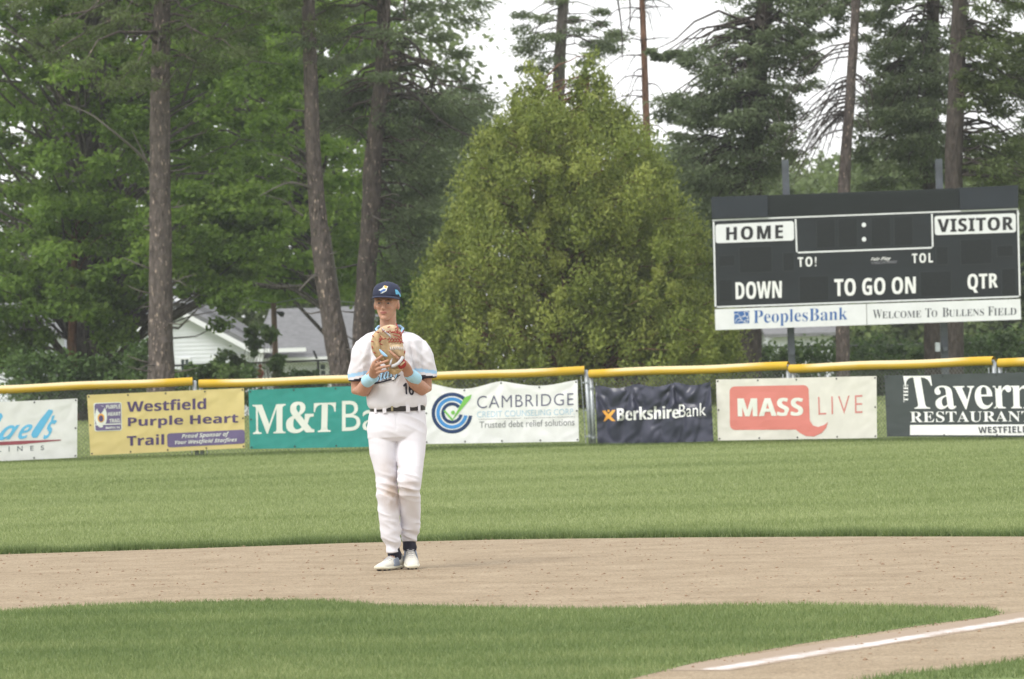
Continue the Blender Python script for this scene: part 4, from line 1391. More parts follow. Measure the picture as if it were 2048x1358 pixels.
# 2 yellow
b = Banner('yellow banner with purple lettering and a small purple emblem', [(174, 790), (488, 776), (490, 896), (181, 911)], M['b_yellow'], wr=.012, folds=[(.99, .99, .03, 1.6, 4), (.0, .99, .015, 2.0, 4)], seed=2)
letters('Westfield', 'sans_b', [(254, 802), (412, 796), (412, 818), (254, 824)], b.surf, W1, M['ink_purple'], b.root, fat=.35)
letters('Purple Heart', 'sans_b', [(256, 834), (476, 826), (476, 851), (256, 858)], b.surf, W1, M['ink_purple'], b.root, fat=.35)
letters('Trail', 'sans_b', [(254, 871), (328, 868), (328, 889), (254, 892)], b.surf, W1, M['ink_purple'], b.root, fat=.35)
def quad_poly(q, r=.0, asp=1.0): return [bil(q, p[0], p[1]) for p in (rrect(0, 0, 1, 1, r, asp=asp) if r else [(0, 0), (1, 0), (1, 1), (0, 1)])]
px_shape([quad_poly([(334, 867), (489, 859), (490, 887), (335, 895)], .04, 4)], b.surf, W1, M['ink_plum'], b.root, 'sponsor_panel', cut=14)
letters('Proud Sponsor of', 'sans_bi', [(364, 868), (458, 863), (457, 874), (363, 879)], b.surf, 2 * W1, M['ink_cream'], b.root)
letters('Your Westfield Starfires', 'sans_bi', [(350, 881), (475, 875), (473, 885), (349, 891)], b.surf, 2 * W1, M['ink_cream'], b.root)
q = [(187, 806), (243, 804), (244, 861), (189, 863)]
px_shape([quad_poly(q, .08)], b.surf, W1, M['ink_cream'], b.root, 'emblem_border', cut=14)
q = [(189, 807.5), (241.5, 805.5), (242.5, 859.5), (191, 861.5)]
px_shape([quad_poly(q, .07)], b.surf, 1.6 * W1, M['ink_plum'], b.root, 'emblem_panel', cut=14)
px_shape([[(191, 848.5), (242, 846.5), (242, 848.5), (191, 850.5)]], b.surf, 2.2 * W1, M['ink_cream'], b.root, 'emblem_rule')
px_shape([[(202 + 12 * math.cos(a), 833 - 22 * math.sin(a)) for a in np.linspace(0, 2 * PI, 25)[:-1]]], b.surf, 2.2 * W1, M['ink_cream'], b.root, 'emblem_oval')
px_shape([[(193.5, 815), (200, 810.5), (209, 814.5), (206, 822), (201, 828), (196, 822)]], b.surf, 3 * W1, M['ink_plum'], b.root, 'medal_ribbon')
px_shape([[(202 + 7 * math.cos(a), 836 - 9 * math.sin(a)) for a in np.linspace(0, 2 * PI, 17)[:-1]]], b.surf, 3 * W1, M['ink_orange'], b.root, 'medal_rim')
px_shape([[(202 + 4.6 * math.cos(a), 837 - 6.6 * math.sin(a)) for a in np.linspace(0, 2 * PI, 17)[:-1]]], b.surf, 3.6 * W1, M['ink_purple'], b.root, 'medal_centre')
letters('PURPLE', 'sans_b', [(212, 810), (240.5, 809), (240.5, 817), (212, 818)], b.surf, 2.6 * W1, M['ink_cream'], b.root)
letters('HEART', 'sans_b', [(216, 824.5), (241, 823.5), (241, 831), (216, 832)], b.surf, 2.6 * W1, M['ink_cream'], b.root)
letters('TRAIL', 'sans_b', [(219, 838), (241, 837), (241, 844.5), (219, 845.5)], b.surf, 2.6 * W1, M['ink_cream'], b.root)
letters('Westfield, MA', 'sans_b', [(211, 853), (240, 852), (240, 857.5), (211, 858.5)], b.surf, 2.6 * W1, M['ink_cream'], b.root)
# 3 teal
b = Banner('teal green banner with large white serif lettering partly hidden by the player', [(497, 780), (845, 767), (845, 892), (500, 898)], M['b_teal'], wr=.012, folds=[(.0, .99, .012, 2, 5)], seed=3)
letters('M&T', 'serif', [(505, 806), (672, 801), (670, 864), (506, 869)], b.surf, W1, M['ink_cream'], b.root, weight=.004, space=.9)
letters('Bank', 'plain', [(684, 802), (836, 797), (836, 857), (684, 863)], b.surf, W1, M['ink_cream'], b.root, weight=-.004)
# 4 Cambridge
def tp(u): return 10 * abs(math.sin(PI * u * 2)) ** 1.3 + (4 if u < .5 else 0) * math.sin(PI * u * 2) ** 2
b = Banner('bright white banner with concentric blue arcs and a green tick right of the player', [(849, 765), (1155, 760), (1158, 883), (850, 888)], M['b_white2'], top=tp, wr=.016, folds=[(.5, 1.0, .035, 1.6, 5), (.99, 1.0, .035, 1.3, 5), (.0, 1.0, .03, 1.3, 5)], seed=4)
cx_, cy_ = 904, 826
for (r0, r1, nm, a0, a1) in [(34, 41, 'ink_navy', 48, 352), (24.5, 31.5, 'ink_blue', 44, 350), (15, 21.5, 'ink_navy', 40, 350)]:
    px_shape(arc_band(cx_, cy_, r0, r1, a0, a1), b.surf, W1, M[nm], b.root, 'logo_arc')
px_shape([[(887, 822), (890, 820), (906, 838), (904, 842)], [(904, 842), (905.5, 838), (929, 795), (943, 789), (941, 797)]], b.surf, 1.5 * W1, M['ink_green'], b.root, 'logo_tick', cut=12)
px_shape([[(906 + 4 * math.cos(a), 825 - 4 * math.sin(a)) for a in np.linspace(0, 2 * PI, 13)[:-1]]], b.surf, 1.5 * W1, M['ink_green'], b.root, 'logo_dot')
letters('CAMBRIDGE', 'plain', [(954, 792), (1147, 786), (1147, 810), (954, 817)], b.surf, W1, M['ink_slate'], b.root, space=1.1, weight=-.008)
letters('CREDIT COUNSELING CORP.', 'plain', [(954, 823), (1149, 817), (1149, 829), (954, 835)], b.surf, W1, M['ink_paleblue'], b.root, weight=-.004)
letters('Trusted debt relief solutions', 'plain', [(959, 843), (1149, 837), (1149, 851), (959, 856)], b.surf, W1, M['ink_midgrey'], b.root)
px_shape([[(957, 838.5), (1150, 833), (1150, 833.7), (957, 839.2)]], b.surf, W1, M['ink_midgrey'], b.root, 'rule', cut=20)
# 5 Berkshire
def tp5(u): return 7 * abs(math.sin(PI * (u - .03) * 3)) ** 1.4
b = Banner('wrinkled dark navy banner with white lettering and a small orange figure mark', [(1190, 771), (1421, 762), (1427, 883), (1195, 889)], M['b_navy'], top=tp5, wr=.06,
           folds=[(.31, 1.0, .12, 1.0, 6), (.66, 1.0, .13, 1.0, 6), (.99, .98, .13, .9, 5), (.0, .98, .14, .8, 5)], seed=5)
letters('Berkshire', 'sans_b', [(1234, 815), (1358, 811), (1358, 836), (1235, 842)], b.surf, 2 * W1, M['ink_white'], b.root, fat=.5)
letters('Bank', 'plain', [(1358, 809), (1412, 806), (1412, 831), (1358, 835)], b.surf, 2 * W1, M['ink_white'], b.root, weight=.002)
px_shape([[(1204, 822), (1210, 820.5), (1217, 828), (1225, 820), (1231, 820), (1222, 833), (1231, 842), (1224, 842), (1217, 837), (1210, 842.5), (1207, 842.5), (1212, 832)],
          [(1217 + 2.6 * math.cos(a), 822 - 2.6 * math.sin(a)) for a in np.linspace(0, 2 * PI, 11)[:-1]]], b.surf, 2 * W1, M['ink_orange'], b.root, 'figure_mark', cut=10)
letters('Member FDIC', 'plain', [(1395, 832), (1414, 831), (1414, 834), (1395, 835)], b.surf, 2 * W1, M['ink_midgrey'], b.root)
# 6 MassLive
b = Banner('off-white banner with a faded coral speech bubble', [(1432, 759), (1753, 752), (1754, 876), (1436, 881)], M['b_cream'], wr=.012, folds=[(.99, 1, .02, 1.8, 5), (.0, 1, .02, 1.8, 5)], seed=6)
q = [(1459, 773), (1617, 770), (1620, 859), (1460, 860)]
px_shape([quad_poly(q, .07, 1.6)], b.surf, W1, M['ink_coral'], b.root, 'speech_bubble', cut=14)
px_shape([[(1590, 858), (1600, 866), (1612, 872), (1628, 873), (1643, 866), (1652, 856), (1656, 844), (1648, 850), (1636, 854), (1626, 851), (1620, 842), (1619, 836), (1600, 845)]], b.surf, 1.4 * W1, M['ink_coral'], b.root, 'speech_tail', cut=14)
letters('MASS', 'sans_b', [(1476, 796), (1605, 795), (1605, 831), (1477, 833)], b.surf, 2 * W1, M['ink_cream'], b.root, fat=1.3, space=1.04)
letters('LIVE', 'plain', [(1636, 794), (1725, 790), (1725, 826), (1637, 830)], b.surf, W1, M['ink_coral_line'], b.root, weight=-.012, space=1.3)
# 7 Tavern
b = Banner('charcoal banner with large white serif lettering at the right edge', [(1769, 751), (2215, 741), (2215, 874), (1774, 873)], M['b_char'], wr=.012, folds=[(.35, 1, .02, 1.8, 5)], seed=7)
letters('Tavern', 'serif', [(1806, 752), (2068, 750), (2068, 818), (1819, 819)], b.surf, W1, M['ink_white'], b.root, weight=.0, space=.93)
letters('RESTAURANT', 'serif', [(1820, 823), (2064, 822), (2064, 843), (1821, 845)], b.surf, W1, M['ink_white'], b.root, space=1.05)
px_shape([[(1820, 850), (2180, 848), (2180, 871), (1820, 870)]], b.surf, W1, M['ink_white'], b.root, 'address_panel', cut=8)
letters('WESTFIELD', 'sans_b', [(1956, 853.5), (2056, 852), (2056, 865), (1957, 866)], b.surf, 3.5 * W1, M['ink_dark'], b.root, space=1.05)
letters('THE', 'serif', [(1807, 804), (1807, 769), (1816, 769), (1816, 804)], b.surf, 1.5 * W1, M['ink_white'], b.root)

# ================================================================= SCOREBOARD
SBY = 100.0
def zs(x, y): return (1400 + x / 3.1605, 340 + y / 3.1605)
def zq(*pts): return [zs(*p) for p in pts]
def sbs(px, py, off): return at(px, py, SBY - off)
c0 = at(1732, 700, SBY)
sb = empty('scoreboard', (c0.x, SBY, 0), 'large black football scoreboard with white sponsor strip on two steel posts', 'scoreboard')
def slabpx(poly, front, depth, m_, name, parent=None, label=None):
    return MB().slab([at(p[0], p[1], SBY - front) for p in poly], (0, depth, 0)).build(name, m_, parent or sb, label=label)
slabpx(zq((78, 312), (98, 872), (2025, 802), (2008, 240)), 0.0, 0.22, M['board'], 'cabinet')
slabpx(zq((72, 170), (76, 308), (430, 298), (427, 158)), 0.05, 0.25, M['board_hdr'], 'header_panel')
slabpx(zq((1640, 112), (1645, 253), (2012, 239), (2010, 95)), 0.05, 0.25, M['board_hdr'], 'header_panel')
hp = slabpx(zq((428, 160), (431, 298), (1644, 253), (1639, 114)), 0.0, 0.20, M['board'], 'header_grille')
g = MB()
for i in range(1, 15):
    t = i / 15
    a = bil(zq((428, 160), (1639, 114), (1644, 253), (431, 298)), 0.0, t); b_ = bil(zq((428, 160), (1639, 114), (1644, 253), (431, 298)), 1.0, t)
    g.tube([at(a[0], a[1], SBY - .015), at(b_[0], b_[1], SBY - .015)], .006, 4)
for i in range(1, 90):
    t = i / 90
    a = bil(zq((428, 160), (1639, 114), (1644, 253), (431, 298)), t, 0.0); b_ = bil(zq((428, 160), (1639, 114), (1644, 253), (431, 298)), t, 1.0)
    g.tube([at(a[0], a[1], SBY - .022), at(b_[0], b_[1], SBY - .022)], .006, 4)
g.build('grille_bars', M['board_mesh'], hp, kind='stuff')
def strip(a, b_, w, name='border_strip'):
    (ax, ay), (bx, by) = zs(*a), zs(*b_)
    d = math.hypot(bx - ax, by - ay); nx_, ny_ = -(by - ay) / d * w / 2, (bx - ax) / d * w / 2
    slabpx([(ax - nx_, ay - ny_), (ax + nx_, ay + ny_), (bx + nx_, by + ny_), (bx - nx_, by - ny_)], 0.012, 0.0095, M['board_white'], name)
strip((78, 318), (2008, 246), 3.0); strip((86, 326), (98, 864), 3.4); strip((2009, 252), (2022, 796), 3.4); strip((106, 866), (2016, 800), 3.0)
strip((604, 309), (612, 518), 3.2); strip((618, 522), (1467, 491), 3.2); strip((1466, 276), (1471, 486), 3.2)
def plate(q, r, name, m_='board_white', fr=.012, asp=1.0, parent=None):
    P_ = [bil(zq(*q), p[0], p[1]) for p in rrect(0, 0, 1, 1, r, asp=asp)]
    return slabpx(P_, fr, .0095, M[m_], name, parent)
hm = plate([(97, 345), (593, 322), (595, 445), (99, 463)], .035, 'home_plate', asp=3.6)
letters('HOME', 'sans_b', zq((168, 360), (522, 345), (522, 432), (168, 444)), sbs, .016, M['ink_black'], hm, fat=.8, weight=0, space=1.25, nx=1, ny=1)
vm = plate([(1482, 291), (1995, 273), (1998, 394), (1485, 412)], .035, 'visitor_plate', asp=3.6)
letters('VISITOR', 'sans_b', zq((1503, 309), (1978, 293), (1978, 378), (1505, 394)), sbs, .016, M['ink_black'], vm, fat=.8, weight=0, space=1.12, nx=1, ny=1)
for (x, y) in ((1036, 347), (1037, 438)):
    p = zs(x, y)
    slabpx([(p[0] + 4.4 * math.cos(a), p[1] - 4.6 * math.sin(a)) for a in np.linspace(0, 2 * PI, 15)[:-1]], .02, .018, M['board_white'], 'clock_dot')
def module(q):
    P4 = zq(*q)
    fr = slabpx([P4[0], P4[3], P4[2], P4[1]], .010, .008, M['module_edge'], 'digit_module')
    cx_ = sum(p[0] for p in P4) / 4; cy_ = sum(p[1] for p in P4) / 4
    I = [(cx_ + (p[0] - cx_) * (1 - 1.1 / max(8, abs(p[0] - cx_))), cy_ + (p[1] - cy_) * (1 - 1.1 / max(8, abs(p[1] - cy_)))) for p in P4]
    slabpx([I[0], I[3], I[2], I[1]], .013, .002, M['board2'], 'lamp_face', fr)
for q in [((245, 487), (455, 480), (457, 645), (250, 652)), ((625, 672), (815, 666), (815, 824), (627, 830)), ((1390, 643), (1590, 636), (1590, 796), (1392, 802)),
          ((118, 692), (205, 689), (207, 832), (120, 836)), ((118, 540), (222, 536), (222, 606), (120, 610)), ((522, 522), (596, 519), (598, 636), (525, 640)),
          ((735, 312), (855, 308), (857, 490), (737, 494)), ((872, 307), (995, 303), (997, 487), (874, 491)), ((1080, 300), (1205, 296), (1207, 480), (1082, 484)), ((1225, 296), (1345, 292), (1347, 475), (1227, 479)),
          ((1645, 440), (1845, 432), (1847, 592), (1648, 600)), ((1875, 478), (1980, 474), (1982, 545), (1877, 549)), ((1905, 624), (1998, 620), (2002, 790), (1907, 794)), ((1490, 484), (1568, 481), (1570, 598), (1492, 602))]:
    module(q)
for (s_, q, w_, sp_) in [('TO!', ((618, 551), (735, 546), (735, 608), (620, 613)), .0, 1.3), ('TOL', ((1340, 528), (1472, 523), (1472, 584), (1342, 589)), .0, 1.3),
                         ('DOWN', ((225, 708), (515, 699), (515, 808), (228, 818)), .006, 1.05), ('TO GO ON', ((850, 688), (1362, 672), (1362, 780), (852, 798)), .006, 1.05), ('QTR', ((1692, 657), (1880, 651), (1882, 762), (1694, 780)), .006, 1.08)]:
    letters(s_, 'sans_b', zq(*q), sbs, .012, M['ink_white'], sb, fat=(.6 if w_ else .25), weight=0, space=sp_, nx=1, ny=1)
letters('Fair-Play', 'sans_bi', zq((1080, 553), (1208, 546), (1206, 575), (1080, 580)), sbs, .012, M['ink_white'], sb, nx=1, ny=1, shear=.2)
letters('A TRANS-LUX COMPANY', 'sans_bi', zq((1084, 584), (1246, 576), (1244, 588), (1084, 596)), sbs, .012, M['ink_midgrey'], sb, nx=1, ny=1)
px_shape([zq((1080, 581), (1248, 573), (1248, 575), (1080, 583))], sbs, .012, M['ink_midgrey'], sb, 'underline')
pl = slabpx(zq((95, 880), (99, 1012), (1054, 979), (1050, 846)), 0.03, 0.16, M['board_white'], 'sponsor_panel')
pr = slabpx(zq((1054, 846), (1058, 979), (2030, 945), (2025, 815)), 0.03, 0.16, M['board_white'], 'sponsor_panel')
letters('PeoplesBank', 'serif', zq((338, 888), (932, 868), (932, 968), (338, 992)), sbs, .035, M['ink_peoples'], pl, weight=-.008, nx=1, ny=1)
lb = MB()
q = zq((215, 894), (312, 890), (312, 968), (217, 972))
px_shape([quad_poly(q)], sbs, .034, M['ink_peoples'], pl, 'logo_square')
arcs = []
for (cx_, cy_, r, a0, a1) in [(232, 930, 20, -10, 190), (262, 912, 22, -60, 150), (292, 912, 18, -90, 150), (246, 955, 20, 0, 200), (280, 945, 24, -80, 180), (300, 968, 22, 60, 190), (262, 985, 34, 40, 140)]:
    c_ = zs(cx_, cy_)
    for band in arc_band(c_[0], c_[1], r / 3.16 - .5, r / 3.16 + .5, a0, a1, 14):
        if all(q[0][0] - .5 < p[0] < q[1][0] + .5 and q[0][1] - .5 < p[1] < q[3][1] + .5 for p in band): arcs.append(band)
px_shape(arcs, sbs, .037, M['ink_white'], pl, 'logo_lines')
T_ = [('W', 1092, 1150), ('ELCOME', 1152, 1398), ('T', 1424, 1462), ('O', 1464, 1500), ('B', 1532, 1572), ('ULLENS', 1574, 1795), ('F', 1820, 1856), ('IELD', 1858, 2000)]
for s_, xa, xb in T_:
    def yl(x, hi): return (884 if hi else 896) - (x - 1092) * 0.0275
    big = len(s_) == 1 and s_ != 'O'
    letters(s_, 'serif', zq((xa, yl(xa, big)), (xb, yl(xb, big)), (xb, 940 - (xb - 1092) * .0275), (xa, 940 - (xa - 1092) * .0275)), sbs, .035, M['ink_dark'], pr, weight=-.008, nx=1, ny=1)
for (xt, yt, xb, yb) in ((1570, 320, 1584, 735), (1877, 318, 1890, 730)):
    a, b_ = at(xt, yt, SBY + .42), at(xb, yb, SBY + .42)
    b_ = b_ + (b_ - a) * ((b_.z + .2) / (a.z - b_.z))
    w_ = .075
    pb = MB()
    pb.hexa([(b_.x - w_, b_.y - w_, b_.z), (b_.x + w_, b_.y - w_, b_.z), (b_.x + w_, b_.y + w_, b_.z), (b_.x - w_, b_.y + w_, b_.z), (a.x - w_, a.y - w_, a.z), (a.x + w_, a.y - w_, a.z), (a.x + w_, a.y + w_, a.z), (a.x - w_, a.y + w_, a.z)])
    po = pb.build('post', M['steel_post'], sb)
    for zz in (0.25, .6, .8): 
        c_ = b_.lerp(a, zz)
        MB().box((c_.x - .05, SBY + .21, c_.z - .05), (c_.x + .05, SBY + .345, c_.z + .05)).build('bracket', M['steel_post'], sb)
cbx = at(1877, 694, SBY + .22)
MB().box((cbx.x - .07, cbx.y - .08, cbx.z - .10), (cbx.x + .03, cbx.y + .08, cbx.z + .10)).build('control_box', M['post'], sb)

# ================================================================= HOUSES
M['siding'] = mat('white_siding', (0.74, 0.76, 0.80), .6, noise_s=2, noise_a=.05)
M['trim'] = mat('white_trim', (0.80, 0.81, 0.83), .5)
M['roof'] = mat('grey_shingle', (0.145, 0.147, 0.152), .9, noise_s=5, col2=(0.215, 0.217, 0.222), stretch=(1, 1, 3), bump=.02, bump_s=20, spec=.1)
M['roof_dark'] = mat('grey_roof_edge', (0.15, 0.155, 0.16), .9, noise_s=6, noise_a=.2)  # noisy grey tone for roof edges
M['glass'] = mat('window_glass', (0.05, 0.07, 0.075), .12, spec=.6)
M['wood'] = mat('weathered_pole', (0.16, 0.115, 0.080), .9, noise_s=6, noise_a=.35, stretch=(3, 3, .4), spec=.1)


def window(root, wall, x0, y0, x1, y1, Y, mull=True):
    a, b_ = at(x0, y0, Y), at(x1, y1, Y)
    xl, xr, zb, zt = a.x, b_.x, b_.z, a.z
    fb = MB(); w_ = .06
    fb.box((xl - w_, Y - .05, zb - w_), (xl, Y - .003, zt + w_)); fb.box((xr, Y - .05, zb - w_), (xr + w_, Y - .003, zt + w_))
    fb.box((xl, Y - .05, zt), (xr, Y - .003, zt + w_)); fb.box((xl, Y - .06, zb - w_), (xr, Y - .003, zb))
    zm = (zb + zt) / 2
    fb.box((xl, Y - .04, zm - .02), (xr, Y - .003, zm + .02))
    if mull: fb.box(((xl + xr) / 2 - .012, Y - .035, zb), ((xl + xr) / 2 + .012, Y - .003, zt))
    fr = fb.build('window', M['trim'], root)
    MB().box((xl + .001, Y - .02, zb + .001), (xr - .001, Y - .006, zt - .001)).build('pane', M['glass'], fr)


def clapboards(root, x0, x1, z0, z1, Y, topfun=None, wall=None, hgt=.13):
    """separate boards, each tilted proud at its lower edge"""
    z = z0; first = None
    while z < z1 - .01:
        zt = min(z + hgt, z1)
        xa, xb = x0, x1
        if topfun:
            xa, xb = topfun(zt)
            xa, xb = max(xa, x0), min(xb, x1)
        if xb - xa > .1:
            v = [(xa, Y - .022, z), (xb, Y - .022, z), (xb, Y, z), (xa, Y, z), (xa, Y - .006, zt), (xb, Y - .006, zt), (xb, Y, zt), (xa, Y, zt)]
            MB().hexa(v).build('clapboard', M['siding'], root)
        z = zt


YA = 150.0
gA = terrain_z(YA)
hA = empty('house', (at(420, 700, YA).x, YA, gA), 'white clapboard house with a front gable seen between the pine trunks', 'house')
pk = at(345, 612, YA); er = at(520, 705, YA)     # ridge and right eave of the front gable
half = er.x - pk.x
xl = pk.x - half
slope = (pk.z - er.z) / half
clapboards(hA, xl + .25, er.x - .25, gA, pk.z - .1, YA, lambda z: (pk.x - (pk.z - z) / slope, pk.x + (pk.z - z) / slope) if z > er.z else (xl, er.x))
# wall body behind
MB().slab([(xl + .25, YA + .003, gA), (er.x - .25, YA + .003, gA), (er.x - .25, YA + .003, er.z), (pk.x, YA + .003, pk.z - .08), (xl + .25, YA + .003, er.z)], (0, 5.5, 0)).build('wall', M['siding'], hA)
for s_, ex_ in ((1, er.x), (-1, xl)):
    d_ = Vector((ex_ - pk.x, 0, er.z - pk.z)); n_ = Vector((-d_.z * s_, 0, d_.x * s_)).normalized()
    ov = d_ * .06
    P0, P1 = Vector((pk.x, YA - .35, pk.z)), Vector((ex_, YA - .35, er.z)) + ov
    P0.z += .0
    MB().slab([P0, P1, P1 + n_ * .16, P0 + n_ * .16], (0, 6.0, 0)).build('roof', M['roof'], hA)
    MB().slab([P0 - Vector((0, .04, 0)) - n_ * .14, P1 - Vector((0, .04, 0)) - n_ * .14, P1 - Vector((0, .04, 0)) + n_ * .02, P0 - Vector((0, .04, 0)) + n_ * .02], (0, .037, 0)).build('rake_board', M['trim'], hA)
window(hA, None, 362, 719, 378, 741, YA - .022)
window(hA, None, 461, 714, 482, 740, YA - .022)
MB().box((at(425, 720, YA).x, YA - .06, er.z - .18), (er.x - .2, YA - .024, er.z - .03)).build('frieze_board', M['trim'], hA)
# rear higher wing
YR = 157.0
pk2 = at(300, 560, YR); e2 = at(520, 695, YR)
sl2 = (pk2.z - e2.z) / (e2.x - pk2.x)
MB().slab([(2 * pk2.x - e2.x, YR, gA), (e2.x, YR, gA), (e2.x, YR, e2.z), (pk2.x, YR, pk2.z), (2 * pk2.x - e2.x, YR, e2.z)], (0, 7, 0)).build('wall', M['siding'], hA)
for s_ in (1, -1):
    ex_ = pk2.x + s_ * (e2.x - pk2.x)
    d_ = Vector((ex_ - pk2.x, 0, e2.z - pk2.z)); n_ = Vector((-d_.z * s_, 0, d_.x * s_)).normalized()
    P0, P1 = Vector((pk2.x, YR - .4, pk2.z)), Vector((ex_, YR - .4, e2.z)) + d_ * .05
    MB().slab([P0, P1, P1 + n_ * .2, P0 + n_ * .2], (0, 8, 0)).build('roof', M['roof'], hA)
    MB().slab([P0 - Vector((0, .04, 0)) - n_ * .16, P1 - Vector((0, .04, 0)) - n_ * .16, P1 - Vector((0, .04, 0)), P0 - Vector((0, .04, 0))], (0, .037, 0)).build('rake_board', M['trim'], hA)
# house B with the broad grey roof
YB = 150.5
gB = terrain_z(YB)
hB = empty('house', (at(620, 700, YB).x, YB, gB), 'white house with a broad grey shingle roof beside the leaning pine', 'house')
x0 = at(516, 715, YB).x; x1 = at(760, 715, YB).x; ze = at(620, 716, YB).z
clapboards(hB, x0, x1, gB, ze, YB, None)
MB().box((x0, YB + .003, gB), (x1, YB + 9, ze)).build('wall', M['siding'], hB)
RY = YB + 6.0
r0, r1 = at(540, 618, RY), at(790, 616, RY)
e0 = Vector((at(508, 714, YB).x - .0, YB - .45, ze + .02)); e1 = Vector((x1 + .5, YB - .45, ze + .02))
zr = (r0.z + r1.z) / 2
def roofslab(P_, name='roof', m_='roof', th=.14):
    return MB().slab([Vector(p) for p in P_], (0, 0, -th)).build(name, M[m_], hB)
roofslab([e0, e1, (r1.x, RY, zr), (r0.x, RY, zr)])
roofslab([(e0.x - .0, e0.y, e0.z), (r0.x, RY, zr), (e0.x - .9, RY + 4, ze)], 'roof_hip')
# shingle courses as thin raised laps
for k in range(1, 15):
    t = k / 15
    a = Vector(e0).lerp(Vector((r0.x, RY, zr)), t); b_ = Vector(e1).lerp(Vector((r1.x, RY, zr)), t)
    MB().slab([a + Vector((0, -.02, .010)), b_ + Vector((0, -.02, .010)), b_ + Vector((0, .30, .16)), a + Vector((0, .30, .16))], (0, 0, -.010)).build('shingle_course', M['roof'], hB)
MB().box((e0.x, YB - .50, ze - .14), (e1.x, YB - .455, ze + .03)).build('fascia', M['trim'], hB)
# porch roof on the left
pa, pb_ = at(512, 698, YB - 1.6), at(612, 698, YB - 1.6)
MB().slab([Vector((pa.x, YB - 1.6, pa.z)), Vector((pb_.x, YB - 1.6, pa.z)), Vector((pb_.x - .4, YB - .2, pa.z + .28)), Vector((pa.x, YB - .2, pa.z + .28))], (0, 0, -.08)).build('porch_roof', M['roof'], hB)
MB().box((pa.x, YB - 1.66, pa.z - .13), (pb_.x, YB - 1.605, pa.z + .0)).build('gutter', M['trim'], hB)
for xx in (513, 520): 
    p = at(xx, 700, YB - 1.5)
    MB().box((p.x - .05, p.y - .05, gB), (p.x + .05, p.y + .05, pa.z - .13)).build('porch_post', M['trim'], hB)
for (xa, xb) in ((514, 532), (548, 584), (590, 624)):
    window(hB, None, xa, 719, xb, 723.5, YB - .022, False)
window(hB, None, 641, 729, 651, 751, YB - .022, False)
window(hB, None, 658, 729, 668, 751, YB - .022, False)
# house C at the far left, house D behind the scoreboard
def small_house(label, xa, xb, y_eave, y_ridge, Y, wins):
    g_ = terrain_z(Y)
    A_, B_ = at(xa, y_eave, Y), at(xb, y_eave, Y)
    h_ = empty('house', ((A_.x + B_.x) / 2, Y, g_), label, 'house')
    clapboards(h_, A_.x, B_.x, g_, A_.z, Y, None, hgt=.18)
    MB().box((A_.x, Y + .003, g_), (B_.x, Y + 7, A_.z)).build('wall', M['siding'], h_)
    rz = at(xa, y_ridge, Y + 3.5).z
    MB().slab([(A_.x - .3, Y - .4, A_.z), (B_.x + .3, Y - .4, A_.z), (B_.x + .3, Y + 3.5, rz), (A_.x - .3, Y + 3.5, rz)], (0, 0, -.12)).build('roof', M['roof'], h_)
    MB().slab([(A_.x - .3, Y + 3.51, rz), (B_.x + .3, Y + 3.51, rz), (B_.x + .3, Y + 7.4, A_.z), (A_.x - .3, Y + 7.4, A_.z)], (0, 0, -.12)).build('roof', M['roof'], h_)
    for w_ in wins: window(h_, None, *w_, Y - .022, False)
    return h_
small_house('white house glimpsed through leaves at the far left edge', -120, 128, 672, 610, 152, [(8, 710, 26, 745), (60, 706, 74, 740)])
small_house('pale house glimpsed under the left half of the scoreboard', 1545, 1665, 668, 640, 160, [(1560, 700, 1572, 722), (1612, 690, 1626, 712)])

# pole, lamp, wires, rear fence, ornament
YP = 128.0
a = at(547, 606, YP); b_ = at(551, 756, YP)
pole = empty('utility_pole', (b_.x, YP, terrain_z(YP)), 'brown wooden pole with a small dark lamp in front of the grey roof', 'utility pole')
MB().tube([Vector((b_.x + .03, YP, terrain_z(YP) - .1)), a], [.095, .075], 12).build('pole', M['wood'], pole, smooth=True)
l0, l1 = at(553, 624, YP - .1), at(568, 630, YP - .1)
MB().tube([at(549, 622, YP), l0], .012, 6).build('lamp_arm', M['metal_dark'], pole)
MB().tube([l0, l0.lerp(l1, .3), l0.lerp(l1, .7), l1], [.025, .05, .085, .06], 10).build('lamp_head', M['metal_dark'], pole, smooth=True)
M['cable'] = mat('pale_cable', (0.35, 0.36, 0.37), .6)
def wire(label, pts, Y, r=.012):
    P_ = [at(p[0], p[1], Y) for p in pts]
    o = MB().tube(P_, r, 5).build('overhead_wire', M['cable'], None)
    return tag(o, label, 'wire')
wire('upper pale wire running right from the wooden pole top', [(505, 600), (547, 607), (600, 596), (650, 600), (720, 606)], 128.2)
wire('lower sagging wire between the wooden pole and the trees on the right', [(547, 612), (620, 616), (700, 612), (800, 606)], 128.25, .009)
YRf = 128.5
rf = empty('rear_fence', (at(500, 730, YRf).x, YRf, terrain_z(YRf)), 'dark chain-link boundary fence with slanted barbed-wire arm in front of the houses', 'fence')
fpx = [(120, 742), (347, 731), (505, 726), (560, 724), (669, 720), (760, 718)]
MB().tube([at(x, y, YRf) for x, y in fpx], .030, 8).build('top_rail', M['metal_dark'], rf, smooth=True)
for x, y in ((347, 731), (636, 722), (470, 728)):
    p = at(x, y, YRf)
    MB().tube([Vector((p.x, YRf, terrain_z(YRf))), p], .035, 8).build('fence_post', M['metal_dark'], rf, smooth=True)
MB().tube([at(634, 718, YRf), at(627, 701, YRf)], .03, 8).build('barb_arm', M['metal_dark'], rf, smooth=True)
cl = MB()
A_, B_ = at(300, 733, YRf), at(760, 718, YRf)
zb_ = terrain_z(YRf); Hh = A_.z - zb_
k = 0; s0 = A_.x - Hh
